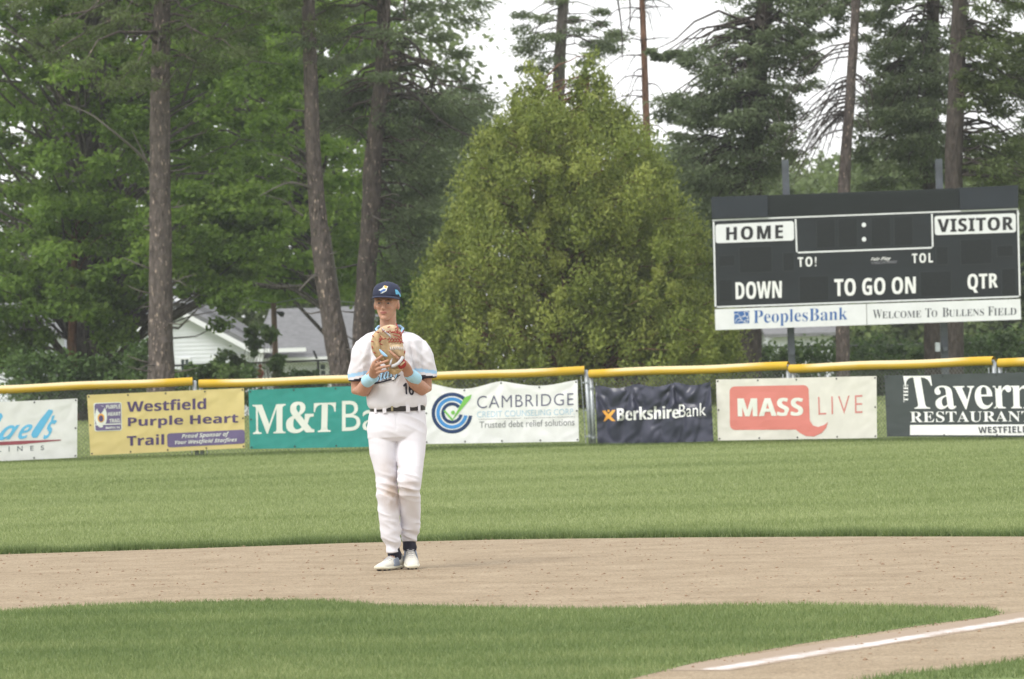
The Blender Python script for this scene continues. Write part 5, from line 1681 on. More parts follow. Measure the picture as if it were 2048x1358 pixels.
while s0 < B_.x:
    for sgn in (1, -1):
        xa, xb = (s0, s0 + Hh) if sgn > 0 else (s0 + Hh, s0)
        cl.tube([(xa, YRf, zb_), (xb, YRf, zb_ + Hh - .02)], .004, 3, cap=False)
    s0 += .10
cl.build('chain_link', M['metal_dark'], rf, kind='stuff')
YRg = 124.0
rf2 = empty('rear_fence', (at(1800, 692, YRg).x, YRg, terrain_z(YRg)), 'dark boundary fence rail running beneath the scoreboard', 'fence')
MB().tube([at(x, y, YRg) for x, y in ((1440, 697), (1700, 692), (1900, 688), (2150, 684))], .03, 8).build('top_rail', M['metal_dark'], rf2, smooth=True)
for x in (1470, 1640, 1810, 1980, 2110):
    y = 697 - (x - 1440) * .0185
    p = at(x, y, YRg)
    MB().tube([Vector((p.x, YRg, terrain_z(YRg))), p], .035, 8).build('fence_post', M['metal_dark'], rf2, smooth=True)
M['rust'] = mat('rust_red', (0.30, 0.10, 0.06), .8, noise_s=9, noise_a=.3)
p = at(521, 756, 121)
orn = empty('garden_ornament', (p.x, 121, terrain_z(121)), 'small rust-red figure-shaped ornament behind the fence below the pole', 'ornament')
ob = MB().tube([(p.x, 121, terrain_z(121)), (p.x, 121, p.z), (p.x, 121, p.z + .12), (p.x, 121, p.z + .20), (p.x, 121, p.z + .24), (p.x, 121, p.z + .28)], [.03, .05, .10, .075, .03, .03], 12)
ob.ball((p.x, 121, p.z + .32), .055, 12, 8)
ob.build('figure', M['rust'], orn, smooth=True)

# ================================================================= PLAYER
M['skin'] = mat('skin', (0.45, 0.25, 0.17), .55, noise_s=30, noise_a=.08, sss=.12, spec=.35)
M['lip'] = mat('lips', (0.42, 0.16, 0.13), .5)
M['hair'] = mat('short_fair_hair', (0.26, 0.16, 0.085), .8, noise_s=120, noise_a=.3)
M['cloth'] = mat('white_jersey_cloth', (0.68, 0.67, 0.70), .85, spec=.2, sheen=.2, bump=.002, bump_s=14)
M['dk'] = mat('dark_navy_trim', (0.016, 0.016, 0.030), .7)
M['lb'] = mat('light_blue_trim', (0.36, 0.60, 0.84), .7)
M['band'] = mat('light_blue_terry', (0.40, 0.66, 0.80), .95, bump=.002, bump_s=200)
M['capn'] = mat('navy_cap_cloth', (0.022, 0.028, 0.058), .8, noise_s=80, noise_a=.2)
M['belt'] = mat('black_belt', (0.018, 0.013, 0.012), .4)
M['brass'] = mat('belt_buckle_metal', (0.35, 0.30, 0.18), .35, .8)
M['leather'] = mat('tan_glove_leather', (0.44, 0.31, 0.165), .6, noise_s=22, noise_a=.28, bump=.002, bump_s=30)
M['leather2'] = mat('pale_glove_leather', (0.53, 0.40, 0.25), .6, noise_s=22, noise_a=.25, bump=.002, bump_s=30)
M['lace'] = mat('red_lace', (0.33, 0.035, 0.030), .6)
M['greylace'] = mat('grey_welt', (0.50, 0.50, 0.52), .6)
M['shoe'] = mat('offwhite_shoe', (0.62, 0.60, 0.53), .6, noise_s=20, noise_a=.10)
M['shoe_g'] = mat('grey_blue_shoe_panel', (0.20, 0.23, 0.29), .6, noise_s=30, noise_a=.15)
M['sole'] = mat('cream_midsole', (0.70, 0.68, 0.55), .6)
M['sock'] = mat('dark_sock', (0.018, 0.018, 0.030), .9)
M['eye'] = mat('shaded_eye_white', (0.30, 0.26, 0.24), .3)  # eye white darkened to stand in for socket shade under the brim
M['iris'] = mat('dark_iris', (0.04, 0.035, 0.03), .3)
M['brow'] = mat('brown_eyebrow', (0.17, 0.10, 0.06), .8)  # brows made dark and thick to carry the brow shadow too


def pants_mat():
    m = mat('white_trouser_cloth', (0.72, 0.71, 0.755), .85, spec=.2, bump=.002, bump_s=14)
    t = m.node_tree; b = t.nodes['Principled BSDF']
    tcn = t.nodes.new('ShaderNodeTexCoord')
    n = t.nodes.new('ShaderNodeTexNoise'); n.inputs['Scale'].default_value = 11; n.inputs['Detail'].default_value = 5
    t.links.new(tcn.outputs['Object'], n.inputs['Vector'])
    last = None
    for (c_, r_, k_) in STAINS:
        d = t.nodes.new('ShaderNodeVectorMath'); d.operation = 'DISTANCE'
        d.inputs[1].default_value = c_
        t.links.new(tcn.outputs['Object'], d.inputs[0])
        mr = t.nodes.new('ShaderNodeMapRange'); mr.inputs[1].default_value = r_; mr.inputs[2].default_value = r_ * .25; mr.inputs[3].default_value = 0; mr.inputs[4].default_value = k_
        t.links.new(d.outputs['Value'], mr.inputs[0])
        if last is None: last = mr.outputs[0]
        else:
            mxx = t.nodes.new('ShaderNodeMath'); mxx.operation = 'MAXIMUM'
            t.links.new(last, mxx.inputs[0]); t.links.new(mr.outputs[0], mxx.inputs[1]); last = mxx.outputs[0]
    ml = t.nodes.new('ShaderNodeMath'); ml.operation = 'MULTIPLY'; ml.use_clamp = True
    r2 = t.nodes.new('ShaderNodeMapRange'); r2.inputs[1].default_value = .25; r2.inputs[2].default_value = .55
    t.links.new(n.outputs['Fac'], r2.inputs[0])
    t.links.new(r2.outputs[0], ml.inputs[0]); t.links.new(last, ml.inputs[1])
    mx_ = t.nodes.new('ShaderNodeMix'); mx_.data_type = 'RGBA'
    mx_.inputs[6].default_value = (0.72, 0.71, 0.755, 1); mx_.inputs[7].default_value = (0.40, 0.29, 0.20, 1)
    t.links.new(ml.outputs[0], mx_.inputs[0]); t.links.new(mx_.outputs[2], b.inputs['Base Color'])
    return m


YPL = gnd(795, 1141, 0.0).y
PS = YPL / F      # metres per pixel at the player
foot = gnd(800, 1141, 0.0)
pl_ = empty('person', (foot.x, YPL, 0), 'baseball player in white uniform and navy cap walking with both hands in a tan mitt', 'person')
def Q(px, py, dy=0.0): return at(px, py, YPL + dy)
def Z(zx, zy, dy=0.0): return Q(640 + zx / 3.7733, 540 + zy / 3.7733, dy)     # coordinates of an enlarged crop
def m_(px): return px * PS


def voxel(mb_, name, vox, smooth=4, fac=.5):
    me = mb_.mesh(name)
    o = bpy.data.objects.new('tmp', me); COL.objects.link(o)
    md = o.modifiers.new('r', 'REMESH'); md.mode = 'VOXEL'; md.voxel_size = vox; md.use_smooth_shade = True
    ms = o.modifiers.new('s', 'SMOOTH'); ms.iterations = smooth; ms.factor = fac
    # evaluate in a scene view layer
    out = bpy.data.meshes.new_from_object(o.evaluated_get(bpy.context.evaluated_depsgraph_get()))
    bpy.data.objects.remove(o)
    return out


def displace(me, fn):
    n = len(me.vertices)
    co = np.empty(n * 3, np.float32); no = np.empty(n * 3, np.float32)
    me.vertices.foreach_get('co', co); me.vertices.foreach_get('normal', no)
    co = co.reshape(-1, 3); no = no.reshape(-1, 3)
    d = np.array([fn(Vector(c)) for c in co.tolist()], np.float32)
    me.vertices.foreach_set('co', (co + no * d[:, None]).ravel())
    me.update()


def split_faces(me, masks):
    """masks: list of boolean arrays over polygons; returns meshes (rest first)"""
    res = []
    used = np.zeros(len(me.polygons), bool)
    for mk in masks: used |= mk
    for mk in [~used] + list(masks):
        bm = bmesh.new(); bm.from_mesh(me); bm.faces.ensure_lookup_table()
        bmesh.ops.delete(bm, geom=[f for f, k in zip(bm.faces, mk) if not k], context='FACES')
        nm = bpy.data.meshes.new('part'); bm.to_mesh(nm); bm.free(); res.append(nm)
    return res


# hide everything built so far from the evaluations below by keeping them cheap: nothing else carries modifiers
# ---- head (local frame: x right in picture, y away from camera, z up from the chin)
HEAD_YAW = math.radians(-11)
hc = Q(773.5, 639.5, -0.005)
HM = Matrix.Translation(hc) @ Matrix.Rotation(HEAD_YAW, 4, 'Z') @ Matrix.Rotation(math.radians(2), 4, 'Y')
def hp_(x, y, z): return HM @ Vector((x, y, z))
body = MB()
hr = [(-.004, .016, -.080, -.050), (.006, .027, -.094, -.02), (.020, .036, -.097, .015), (.040, .046, -.096, .045), (.062, .054, -.094, .064), (.085, .062, -.093, .078), (.105, .068, -.090, .086),
      (.125, .072, -.090, .091), (.145, .0745, -.092, .094), (.170, .075, -.089, .094), (.195, .068, -.074, .082), (.213, .050, -.048, .058), (.222, .025, -.02, .03)]
hb = MB()
hb.rings([((0, (f_ + k_) / 2, z), a * 1.10, (k_ - f_) / 2) for z, a, f_, k_ in hr], 28, 2.35)
# nose, brow, cheeks, lips, chin, ears
hb.limb([(0, -.090, .118), (0, -.100, .100), (0, -.113, .078)], [.007, .009, .0125], 10)
hb.ball((0, -.108, .072), (.0165, .012, .009), 12, 8)
hb.ball((0, -.094, .047), (.026, .011, .013), 14, 8)
hb.ball((0, -.090, .012), (.020, .016, .016), 12, 8)
hb.ball((-.034, -.080, .082), (.022, .016, .016), 10, 8); hb.ball((.034, -.080, .082), (.022, .016, .016), 10, 8)
hb.limb([(-.048, -.080, .125), (-.020, -.091, .128), (.020, -.091, .128), (.048, -.080, .125)], [.008, .009, .009, .008], 8)
for s in (-1, 1):
    hb.ball((s * .076, .005, .095), (.010, .020, .032), 12, 8, Matrix.Rotation(s * .25, 3, 'Z') @ Matrix.Rotation(-.15, 3, 'X'))
body.add([hp_(*v) for v in hb.v], hb.f)
# neck and trunk
body.limb([Q(777, 690, .03), Q(776.5, 668, .028), Q(776, 640, .025), Q(775, 620, .03)], [.066, .056, .054, .056], 18)
body.rings([((Q(778, 668).x, YPL + .02, Q(778, 668).z), .09, .06), ((Q(779, 680).x, YPL + .01, Q(779, 680).z), .14, .085), ((Q(780, 694).x, YPL, Q(780, 694).z), .175, .10), ((Q(782, 720).x, YPL, Q(782, 720).z), .17, .11),
            ((Q(788, 770).x, YPL, Q(788, 770).z), .145, .10), ((Q(793, 815).x, YPL, Q(793, 815).z), .14, .10), ((Q(794, 850).x, YPL, Q(794, 850).z), .16, .115), ((Q(794, 872).x, YPL, Q(794, 872).z), .15, .11)], 24)
# arms
aL = [Q(731, 702, .0), Q(715, 738, .0), Q(716, 781, .015), Q(727, 779, -.07), Q(737, 762, -.16), Q(742, 750, -.235)]
aR = [Q(832, 700, .0), Q(850, 738, .0), Q(850, 777, .015), Q(843, 777, -.07), Q(828, 764, -.16), Q(816, 747, -.235)]
for a_ in (aL, aR):
    body.limb(a_, [.044, .046, .046, .049, .042, .032], 16)
# legs
legL = [Q(771, 862, .0), Q(769, 905, -.015), Q(774, 950, -.03), Q(776, 992, -.045), Q(778, 1030, -.02), Q(782, 1075, .0), Q(786, 1100, .012), Q(787, 1112, .018)]
legR = [Q(822, 862, .0), Q(822, 905, -.05), Q(821, 945, -.10), Q(820, 968, -.12), Q(820, 1010, -.02), Q(819, 1055, .08), Q(818, 1083, .12), Q(818, 1104, .125)]
for l_ in (legL, legR):
    body.limb(l_, [.088, .078, .062, .056, .052, .042, .033, .030], 16)
for l_, tx, ty, tyo in ((legL, 776, 1129, -.07), (legR, 820, 1126, .04)):
    fz = Q(tx, ty, tyo); fz.z = .045
    body.limb([l_[-1], l_[-1].lerp(fz, .5) - Vector((0, 0, .02)), fz], [.026, .018, .014], 12)
# ---- hands
def finger(pts, r0, r1): body.limb(pts, [r0 + (r1 - r0) * i / (len(pts) - 1) for i in range(len(pts))], 10)
GY = -.335        # depth of the glove's back surface
# his right hand (left in the picture) laid over the lower edge of the mitt
wr = Z(405, 792, -.262)
body.limb([wr, Z(413, 765, -.295), Z(425, 735, -.335)], [(.030, .022), (.038, .021), (.040, .019)], 14)
body.limb([Z(402, 770, -.29), Z(405, 735, -.33), Z(412, 705, -.355)], [.022, .024, .018], 12)
finger([Z(405, 712, -.345), Z(420, 684, -.372), Z(446, 664, -.388), Z(474, 642, -.392)], .0105, .0085)
finger([Z(418, 728, -.352), Z(446, 706, -.388), Z(478, 696, -.400), Z(512, 684, -.398)], .0108, .0086)
finger([Z(428, 752, -.350), Z(458, 736, -.390), Z(490, 730, -.402), Z(526, 722, -.400)], .0105, .0084)
finger([Z(430, 776, -.335), Z(458, 768, -.378), Z(486, 762, -.390), Z(512, 756, -.390)], .0095, .0076)
finger([Z(412, 762, -.300), Z(424, 735, -.290), Z(438, 705, -.282), Z(446, 680, -.280)], .0125, .0095)
# his left hand inside the mitt, index finger laid outside on its back
body.limb([Z(672, 775, -.262), Z(650, 740, -.300), Z(622, 705, -.330)], [(.030, .022), (.036, .022), (.036, .020)], 14)
finger([Z(612, 690, -.350), Z(590, 668, -.385), Z(562, 645, -.400), Z(526, 612, -.402)], .0120, .0098)
finger([Z(612, 690, -.335), Z(585, 640, -.330), Z(570, 600, -.325), Z(560, 560, -.32)], .0105, .009)
finger([Z(625, 695, -.330), Z(608, 640, -.325), Z(598, 600, -.32), Z(592, 565, -.315)], .0105, .009)
finger([Z(635, 705, -.325), Z(625, 655, -.32), Z(618, 620, -.315), Z(612, 590, -.31)], .0095, .008)
finger([Z(615, 735, -.315), Z(575, 725, -.31), Z(535, 700, -.305), Z(505, 660, -.30)], .013, .010)
bmesh_body = voxel(body, 'body', .0042, 3, .45)
link('body', bmesh_body, M['skin'], pl_, smooth=True)
# facial features
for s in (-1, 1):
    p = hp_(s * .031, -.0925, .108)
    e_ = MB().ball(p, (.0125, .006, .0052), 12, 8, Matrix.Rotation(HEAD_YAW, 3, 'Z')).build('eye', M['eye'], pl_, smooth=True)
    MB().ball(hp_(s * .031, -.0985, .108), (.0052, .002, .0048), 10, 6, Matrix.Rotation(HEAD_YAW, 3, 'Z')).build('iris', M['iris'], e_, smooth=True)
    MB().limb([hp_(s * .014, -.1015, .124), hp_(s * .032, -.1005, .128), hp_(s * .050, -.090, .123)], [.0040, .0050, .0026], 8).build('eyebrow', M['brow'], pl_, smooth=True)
MB().limb([hp_(-.021, -.1015, .0475), hp_(-.008, -.107, .0505), hp_(.008, -.107, .0505), hp_(.021, -.1015, .0475)], [.0018, .0036, .0036, .0018], 8).limb([hp_(-.017, -.1015, .0435), hp_(0, -.106, .0415), (hp_(.017, -.1015, .0435))], [.002, .0048, .002], 8).build('lips', M['lip'], pl_, smooth=True)
# hair at the sides and back below the cap
hh = MB()
V_ = []
for k in range(2):
    z0, z1 = (.098, .150)
hb2 = MB().rings([((0, .030, .092), .0675, .062), ((0, .024, .102), .0720, .070), ((0, .008, .120), .0745, .088), ((0, .004, .150), .0765, .093)], 28, 2.3)
fr_ = []
me_h = bpy.data.meshes.new('hair')
v2 = [hp_(*v) for v in hb2.v]
f2 = [f for f in hb2.f if len(f) == 4 and sum(hb2.v[i][1] for i in f) / 4 > -.045]
hh.add(v2, f2); hh.build('hair', M['hair'], pl_, smooth=True)
# ---- cap
cp = MB()
cp.rings([((0, .000, .150), .0915, .1040), ((0, .000, .165), .0925, .1050), ((0, .001, .187), .0905, .104), ((0, .004, .212), .083, .096), ((0, .006, .230), .067, .078), ((0, .008, .243), .040, .048), ((0, .008, .250), .012, .014)], 36, 2.15)
cap_v = [hp_(*v) for v in cp.v]
capo = MB().add(cap_v, cp.f).build('cap', M['capn'], pl_, smooth=True)
bm_ = MB()
NB = 18
top = []; bot = []
for i in range(NB + 1):
    t = -1 + 2 * i / NB
    a = t * math.radians(80)
    xi, yi = .090 * math.sin(a), -.103 * math.cos(a)
    reach = .074 * (math.cos(t * PI / 2) ** .6)
    xo, yo = xi * 1.06, yi - reach
    zi = .158; zo = .149
    arch = -.018 * t * t
    top.append(((xi, yi + .004, zi + arch * .6), (xo * .98, (yi + yo) / 2, (zi + zo) / 2 + .003 + arch * .8), (xo, yo, zo + arch)))
vv = []
for r_ in top:
    for p in r_: vv.append(hp_(*p))
nb = len(vv)
for r_ in top:
    for p in r_: vv.append(hp_(p[0], p[1], p[2] - .0045))
ff = []
for i in range(NB):
    for j in range(2):
        a = i * 3 + j
        ff += [(a, a + 1, a + 4, a + 3), (nb + a + 3, nb + a + 4, nb + a + 1, nb + a)]
    ff.append((i * 3 + 2, nb + i * 3 + 2, nb + i * 3 + 5, i * 3 + 5))
    ff.append((i * 3 + 3, nb + i * 3 + 3, nb + i * 3, i * 3))
MB().add(vv, ff).build('cap_brim', M['capn'], pl_, smooth=True)
MB().ball(hp_(0, .008, .251), .007, 10, 6).build('cap_button', M['capn'], pl_, smooth=True)
capbvh = BVHTree.FromPolygons([Vector(v) for v in cap_v], cp.f)


def decal(bvh, polys2d, m_d, parent, name, lift=.003, cuts=(6, 6)):
    """bmesh already in pixel coordinates, laid on a surface"""
    bm = polys2d
    bad = []
    for v in bm.verts:
        d = ray(v.co.x, v.co.y).normalized()
        h = bvh.ray_cast(CAM, d, 100)
        if h[0] is None: bad.append(v)
        else: v.co = h[0] - d * lift
    bmesh.ops.delete(bm, geom=bad, context='VERTS')
    me = bpy.data.meshes.new(name); bm.to_mesh(me); bm.free()
    if sum(p.normal.y * p.area for p in me.polygons) > 0: me.flip_normals()
    return link(name, me, m_d, parent)


def pix_bm(polys, cut=3):
    bm = bmesh.new()
    for lp in polys: bm.faces.new([bm.verts.new((p[0], p[1], 0)) for p in lp])
    bmesh.ops.triangulate(bm, faces=bm.faces)
    xs = [v.co.x for v in bm.verts]; ys = [v.co.y for v in bm.verts]
    x = min(xs) + cut
    while x < max(xs):
        bmesh.ops.bisect_plane(bm, geom=bm.verts[:] + bm.edges[:] + bm.faces[:], plane_co=(x, 0, 0), plane_no=(1, 0, 0)); x += cut
    y = min(ys) + cut
    while y < max(ys):
        bmesh.ops.bisect_plane(bm, geom=bm.verts[:] + bm.edges[:] + bm.faces[:], plane_co=(0, y, 0), plane_no=(0, 1, 0)); y += cut
    return bm


def zp(*pts): return [(640 + a / 3.7733, 540 + b_ / 3.7733) for a, b_ in pts]
# cap emblem: streaking star
decal(capbvh, pix_bm([zp((440, 152), (470, 136), (484, 116), (498, 119), (514, 124), (507, 140), (501, 160), (488, 158), (470, 176), (457, 178), (463, 158))]), M['ink_cream'], pl_, 'cap_emblem')
decal(capbvh, pix_bm([zp((486, 116), (502, 120), (508, 130), (494, 138), (484, 130))]), M['ink_orange'], pl_, 'cap_emblem_core', .005)
decal(capbvh, pix_bm([zp((452, 158), (480, 142), (498, 146), (492, 156), (470, 164), (462, 176))]), M['ink_peoples'], pl_, 'cap_emblem_streak', .005)
decal(capbvh, pix_bm([zp((566, 146), (584, 150), (606, 180), (618, 208), (606, 208), (596, 184), (580, 166), (578, 184), (572, 182))]), M['ink_sky'], pl_, 'cap_side_mark')

# ---- jersey
def ring_at(cx, py, hw, dep, dy=0.0):
    c = Q(cx, py, dy); return ((c.x, YPL + dy, c.z), m_(hw), dep)
J = MB()
J.rings([ring_at(778, 662, 22, .060, .028), ring_at(778.5, 665, 30, .072, .022), ring_at(779, 668, 47, .088, .015), ring_at(780, 674, 59, .108, .008), ring_at(781, 683, 66, .122, .0), ring_at(781.5, 697, 67, .130, -.002), ring_at(783, 715, 62, .134, -.004),
         ring_at(785, 735, 58, .132, -.004), ring_at(788, 760, 55, .128, -.004), ring_at(791, 780, 55, .128, -.004), ring_at(793, 796, 58.5, .132, -.004), ring_at(794, 806, 59, .134, -.004), ring_at(795, 812.5, 57.5, .130, -.004), ring_at(795, 817, 53, .122, -.004), ring_at(795, 822, 50, .116, -.004)], 36, 2.35)
sL = [Q(745, 692, .0), Q(727, 700, .0), Q(721, 715, .0), Q(721.5, 738, .0), Q(721, 756, .0), Q(721, 762, .0)]
sR = [Q(818, 690, .0), Q(837, 698, .0), Q(845, 715, .0), Q(848, 736, .0), Q(849.5, 750, .0), Q(850, 756, .0)]
for s_ in (sL, sR):
    J.tube(s_, [(.060, .070), (.062, .072), (.062, .072), (.057, .076), (.0575, .078), (.057, .078)], 22)
jm = voxel(J, 'jersey', .0062, 5, .5)
SEAM_L, SEAM_R = Q(737, 735).x, Q(830, 735).x
ZS, Z0, Z1 = Q(780, 735).z, Q(780, 775).z, Q(780, 680).z
def jfold(c):
    x, y, z = c.x - pl_.location.x, c.y, c.z
    zz = (1141 - 0) and z
    d = .009 * (.6 - 2.2 * abs(noise.noise(Vector((x * 6 + z * 3, y * 5, z * 4.5 - x * 2.5)))))
    d += .006 * (.5 - 2 * abs(noise.noise(Vector((x * 11 - z * 5 + 4, y * 8, z * 7 + x * 6))))) 
    low = max(0, min(1, (1.30 - z) / .2))
    d += low * .006 * math.sin(x * 60 + 3 * noise.noise(c * 5)) * (noise.noise(c * 4 + Vector((3, 1, 2))) + .3)
    d += .0035 * noise.noise(Vector((x * 13, y * 13, z * 9)))
    # sleeve seams: the set-in sleeve folds away from the chest
    for (xa_, sx) in ((SEAM_L, -1), (SEAM_R, 1)):
        xs_ = xa_ - pl_.location.x - sx * (z - ZS) * .16
        win = max(0, min(1, (z - Z0) / .05)) * max(0, min(1, (Z1 - z) / .06))
        d -= .020 * math.exp(-((x - xs_) / .012) ** 2) * win
        d += .007 * math.exp(-((x - xs_ - sx * .026) / .014) ** 2) * win
        d += .005 * math.exp(-((x - xs_ + sx * .030) / .016) ** 2) * win
    # drag lines from the armpits
    for sx in (-1, 1):
        t = (x - sx * .16)
        u = (z - 1.42) + sx * t * .9
        d += .007 * math.exp(-(u / .02) ** 2) * math.exp(-((t) / .10) ** 2)
        u2 = (z - 1.36) + sx * t * .6
        d += .006 * math.exp(-(u2 / .018) ** 2) * math.exp(-((t) / .11) ** 2)
    return d
displace(jm, jfold)
pc = np.empty(len(jm.polygons) * 3, np.float32); jm.polygons.foreach_get('center', pc); pc = pc.reshape(-1, 3)
masks_d = np.zeros(len(pc), bool); masks_b = np.zeros(len(pc), bool)
for s_, sx in ((sL, -1), (sR, 1)):
    A_ = np.array(s_[-3]); B_ = np.array(s_[-1]); ax_ = (B_ - A_) / np.linalg.norm(B_ - A_)
    ax_ = ax_ + np.array([sx * -.22, 0, 0]); ax_ /= np.linalg.norm(ax_)
    t = (pc - B_) @ ax_
    side = (pc[:, 0] - (Q(783, 750).x)) * sx > m_(47)
    near = side & (pc[:, 2] < Q(780, 730).z) & (pc[:, 2] > Q(780, 775).z) & (np.abs(pc[:, 0] - B_[0]) < .085)
    masks_d |= near & (t > -.019)
    masks_b |= near & (t <= -.036) & (t > -.058)
rt_ = pc[:, 0] > Q(783, 750).x
rest, dk_, dk2_, lb_, lb2_ = split_faces(jm, [masks_d & ~rt_, masks_d & rt_, masks_b & ~rt_, masks_b & rt_])
jersey = link('jersey', rest, M['cloth'], pl_, smooth=True)
link('sleeve_hem', dk_, M['dk'], jersey, smooth=True)
link('sleeve_hem', dk2_, M['dk'], jersey, smooth=True)
link('sleeve_stripe', lb_, M['lb'], jersey, smooth=True)
link('sleeve_stripe', lb2_, M['lb'], jersey, smooth=True)
jb = BVHTree.FromPolygons([Vector(v.co) for v in jm.vertices], [tuple(p.vertices) for p in jm.polygons])
# collar: v-neck ribbons
def ribbon(pts, r, mm, name, par):
    MB().tube(pts, r, 8).build(name, mm, par, smooth=True)
for (dx, r, mm, nm) in ((0, .0085, M['lb'], 'collar_band'), (2.6, .0045, M['dk'], 'collar_edge')):
    L_ = [Q(777, 652.5 - dx * .3, .112 + dx * .002), Q(757 - dx * .6, 653 + dx * .2, .075), Q(752.5 - dx, 658 + dx * .6, .01), Q(757 - dx * .9, 666 + dx * .8, -.070), Q(768, 680 + dx * 1.4, -.128), Q(777, 694 + dx * 1.6, -.142)]
    Rr = [Q(777, 652.5 - dx * .3, .112 + dx * .002), Q(800 + dx * .6, 652 + dx * .2, .075), Q(806 + dx, 657 + dx * .6, .01), Q(801 + dx * .9, 666 + dx * .8, -.070), Q(788, 680 + dx * 1.4, -.128), Q(777, 694 + dx * 1.6, -.142)]
    ribbon(L_, (r), mm, nm, jersey); ribbon(Rr, (r), mm, nm, jersey)
# front lettering and number, and the script tail
def pix_text(s, st, quad, w=0.0, **k):
    bm = text_poly(s, st, w, **k); cut_grid(bm, 10, 6)
    for v in bm.verts:
        p = bil(quad, v.co.x, v.co.y); v.co = Vector((p[0], p[1], 0))
    return bm
decal(jb, pix_text('16', 'sans_b', [(805.5, 764.5), (828.5, 769), (827.5, 791), (807.5, 788)], .01), M['dk'], jersey, 'number', .006)
sq = [(744, 744), (802, 727), (802, 754), (746, 772)]
decal(jb, pix_text('Starf', 'serif_bi', [(sq[0][0] - 1, sq[0][1] - 1), (sq[1][0] + 1, sq[1][1] - 1), (sq[2][0] + 1, sq[2][1] + 1), (sq[3][0] - 1, sq[3][1] + 1)], .03), M['dk'], jersey, 'script_outline', .005)
decal(jb, pix_text('Starf', 'serif_bi', sq, .0), M['lb'], jersey, 'script_lettering', .008)
decal(jb, pix_bm([zp((408, 852), (470, 838), (540, 818), (606, 788), (606, 796), (548, 828), (480, 848), (412, 862))]), M['dk'], jersey, 'script_tail', .006)
decal(jb, pix_bm([[(786 + 4.4 * math.cos(a), 757 - 4.4 * math.sin(a)) for a in np.linspace(0, 2 * PI, 15)[:-1]]], 2), M['dk'], jersey, 'script_ball_edge', .008)
decal(jb, pix_bm([[(786 + 3.2 * math.cos(a), 757 - 3.2 * math.sin(a)) for a in np.linspace(0, 2 * PI, 15)[:-1]]], 2), M['ink_white'], jersey, 'script_ball', .011)

# ---- trousers
T = MB()
T.rings([ring_at(795, 813, 52, .112), ring_at(795, 822, 55, .120), ring_at(794.5, 835, 57, .130), ring_at(794, 848, 58.5, .138), ring_at(794, 862, 59.5, .140), ring_at(794, 874, 59, .132), ring_at(794, 882, 52, .10)], 36, 2.5)
def legring(rows):
    return [((Q(cx, py).x, YPL + dy, Q(cx, py).z), m_(hw), dp) for cx, py, hw, dy, dp in rows]
T.rings(legring([(768, 858, 31, .0, .118), (767, 880, 29.5, -.006, .112), (767, 907, 27.5, -.014, .104), (770, 930, 24.5, -.022, .094), (772.8, 954, 22, -.03, .086), (774.5, 975, 21, -.038, .082), (775.5, 992, 21.8, -.046, .083), (776.5, 1008, 21.2, -.04, .080),
                 (777.8, 1025, 20.8, -.030, .078), (779.5, 1045, 20.5, -.018, .076), (781, 1062, 19.8, -.008, .072), (783, 1082, 17.2, .002, .064), (785, 1095, 13.6, .006, .056), (785.8, 1104, 11.6, .008, .050)]), 28, 2.2)
T.rings(legring([(822, 858, 31, -.004, .118), (823, 880, 30, -.020, .112), (822.5, 907, 28.8, -.05, .105), (821.5, 930, 25.5, -.08, .096), (819.5, 950, 24, -.105, .088), (818.5, 962, 22.8, -.118, .083), (820, 978, 19.8, -.105, .078), (820.5, 995, 20.4, -.065, .078),
                 (821, 1012, 20.6, -.02, .078), (820.5, 1032, 20, .03, .075), (820, 1050, 19.2, .07, .072), (818.5, 1068, 17.2, .10, .064), (818, 1078, 14.5, .115, .056), (818, 1084, 13, .12, .05)]), 28, 2.2)
tm = voxel(T, 'trousers', .0052, 3, .45)
kL = Q(776, 992, -.05); kR = Q(819, 965, -.12); hipc = Q(794, 850, 0)
def tfold(c):
    x, y, z = c.x, c.y, c.z
    d = .0028 * noise.noise(Vector((x * 9, y * 9, z * 5)))
    # creases below and above the knees, at the ankles and over the hips
    for (k_, r_) in ((kL, .13), (kR, .12), (Q(782, 1085), .10), (Q(819, 1062, .1), .10)):
        w = math.exp(-((z - k_.z) / r_) ** 2) * math.exp(-((x - k_.x) / .09) ** 2)
        nz = noise.noise(Vector((x * 5 + k_.x * 7, y * 5, z * 20 + x * 9)))
        d += w * .012 * (1 - 2.6 * abs(nz))
    w = math.exp(-((z - hipc.z) / .10) ** 2)
    nz = noise.noise(Vector((x * 4 + 7, y * 4, z * 15 + x * 7)))
    d += w * .0045 * (1 - 2.6 * abs(nz))
    # fly seam
    d -= .004 * math.exp(-((x - hipc.x) / .006) ** 2) * max(0, min(1, (z - Q(794, 862).z) / .02)) * (1 if y < YPL else 0)
    # long soft ridge down the thighs
    d += .004 * math.sin((x - hipc.x) * 55) * math.exp(-((z - .72) / .18) ** 2) * .6
    return d
displace(tm, tfold)
loc = Vector(pl_.location)
STAINS = [(tuple(Q(784, 985, -.12) - loc), .11, .75), (tuple(Q(788, 1002, -.12) - loc), .09, .7), (tuple(Q(777, 935, -.12) - loc), .10, .30), (tuple(Q(815, 972, -.18) - loc), .08, .35), (tuple(Q(786, 960, -.10) - loc), .06, .5)]
M['pants'] = pants_mat()
trs = link('trousers', tm, M['pants'], pl_, smooth=True)
tb_ = BVHTree.FromPolygons([Vector(v.co) for v in tm.vertices], [tuple(p.vertices) for p in tm.polygons])
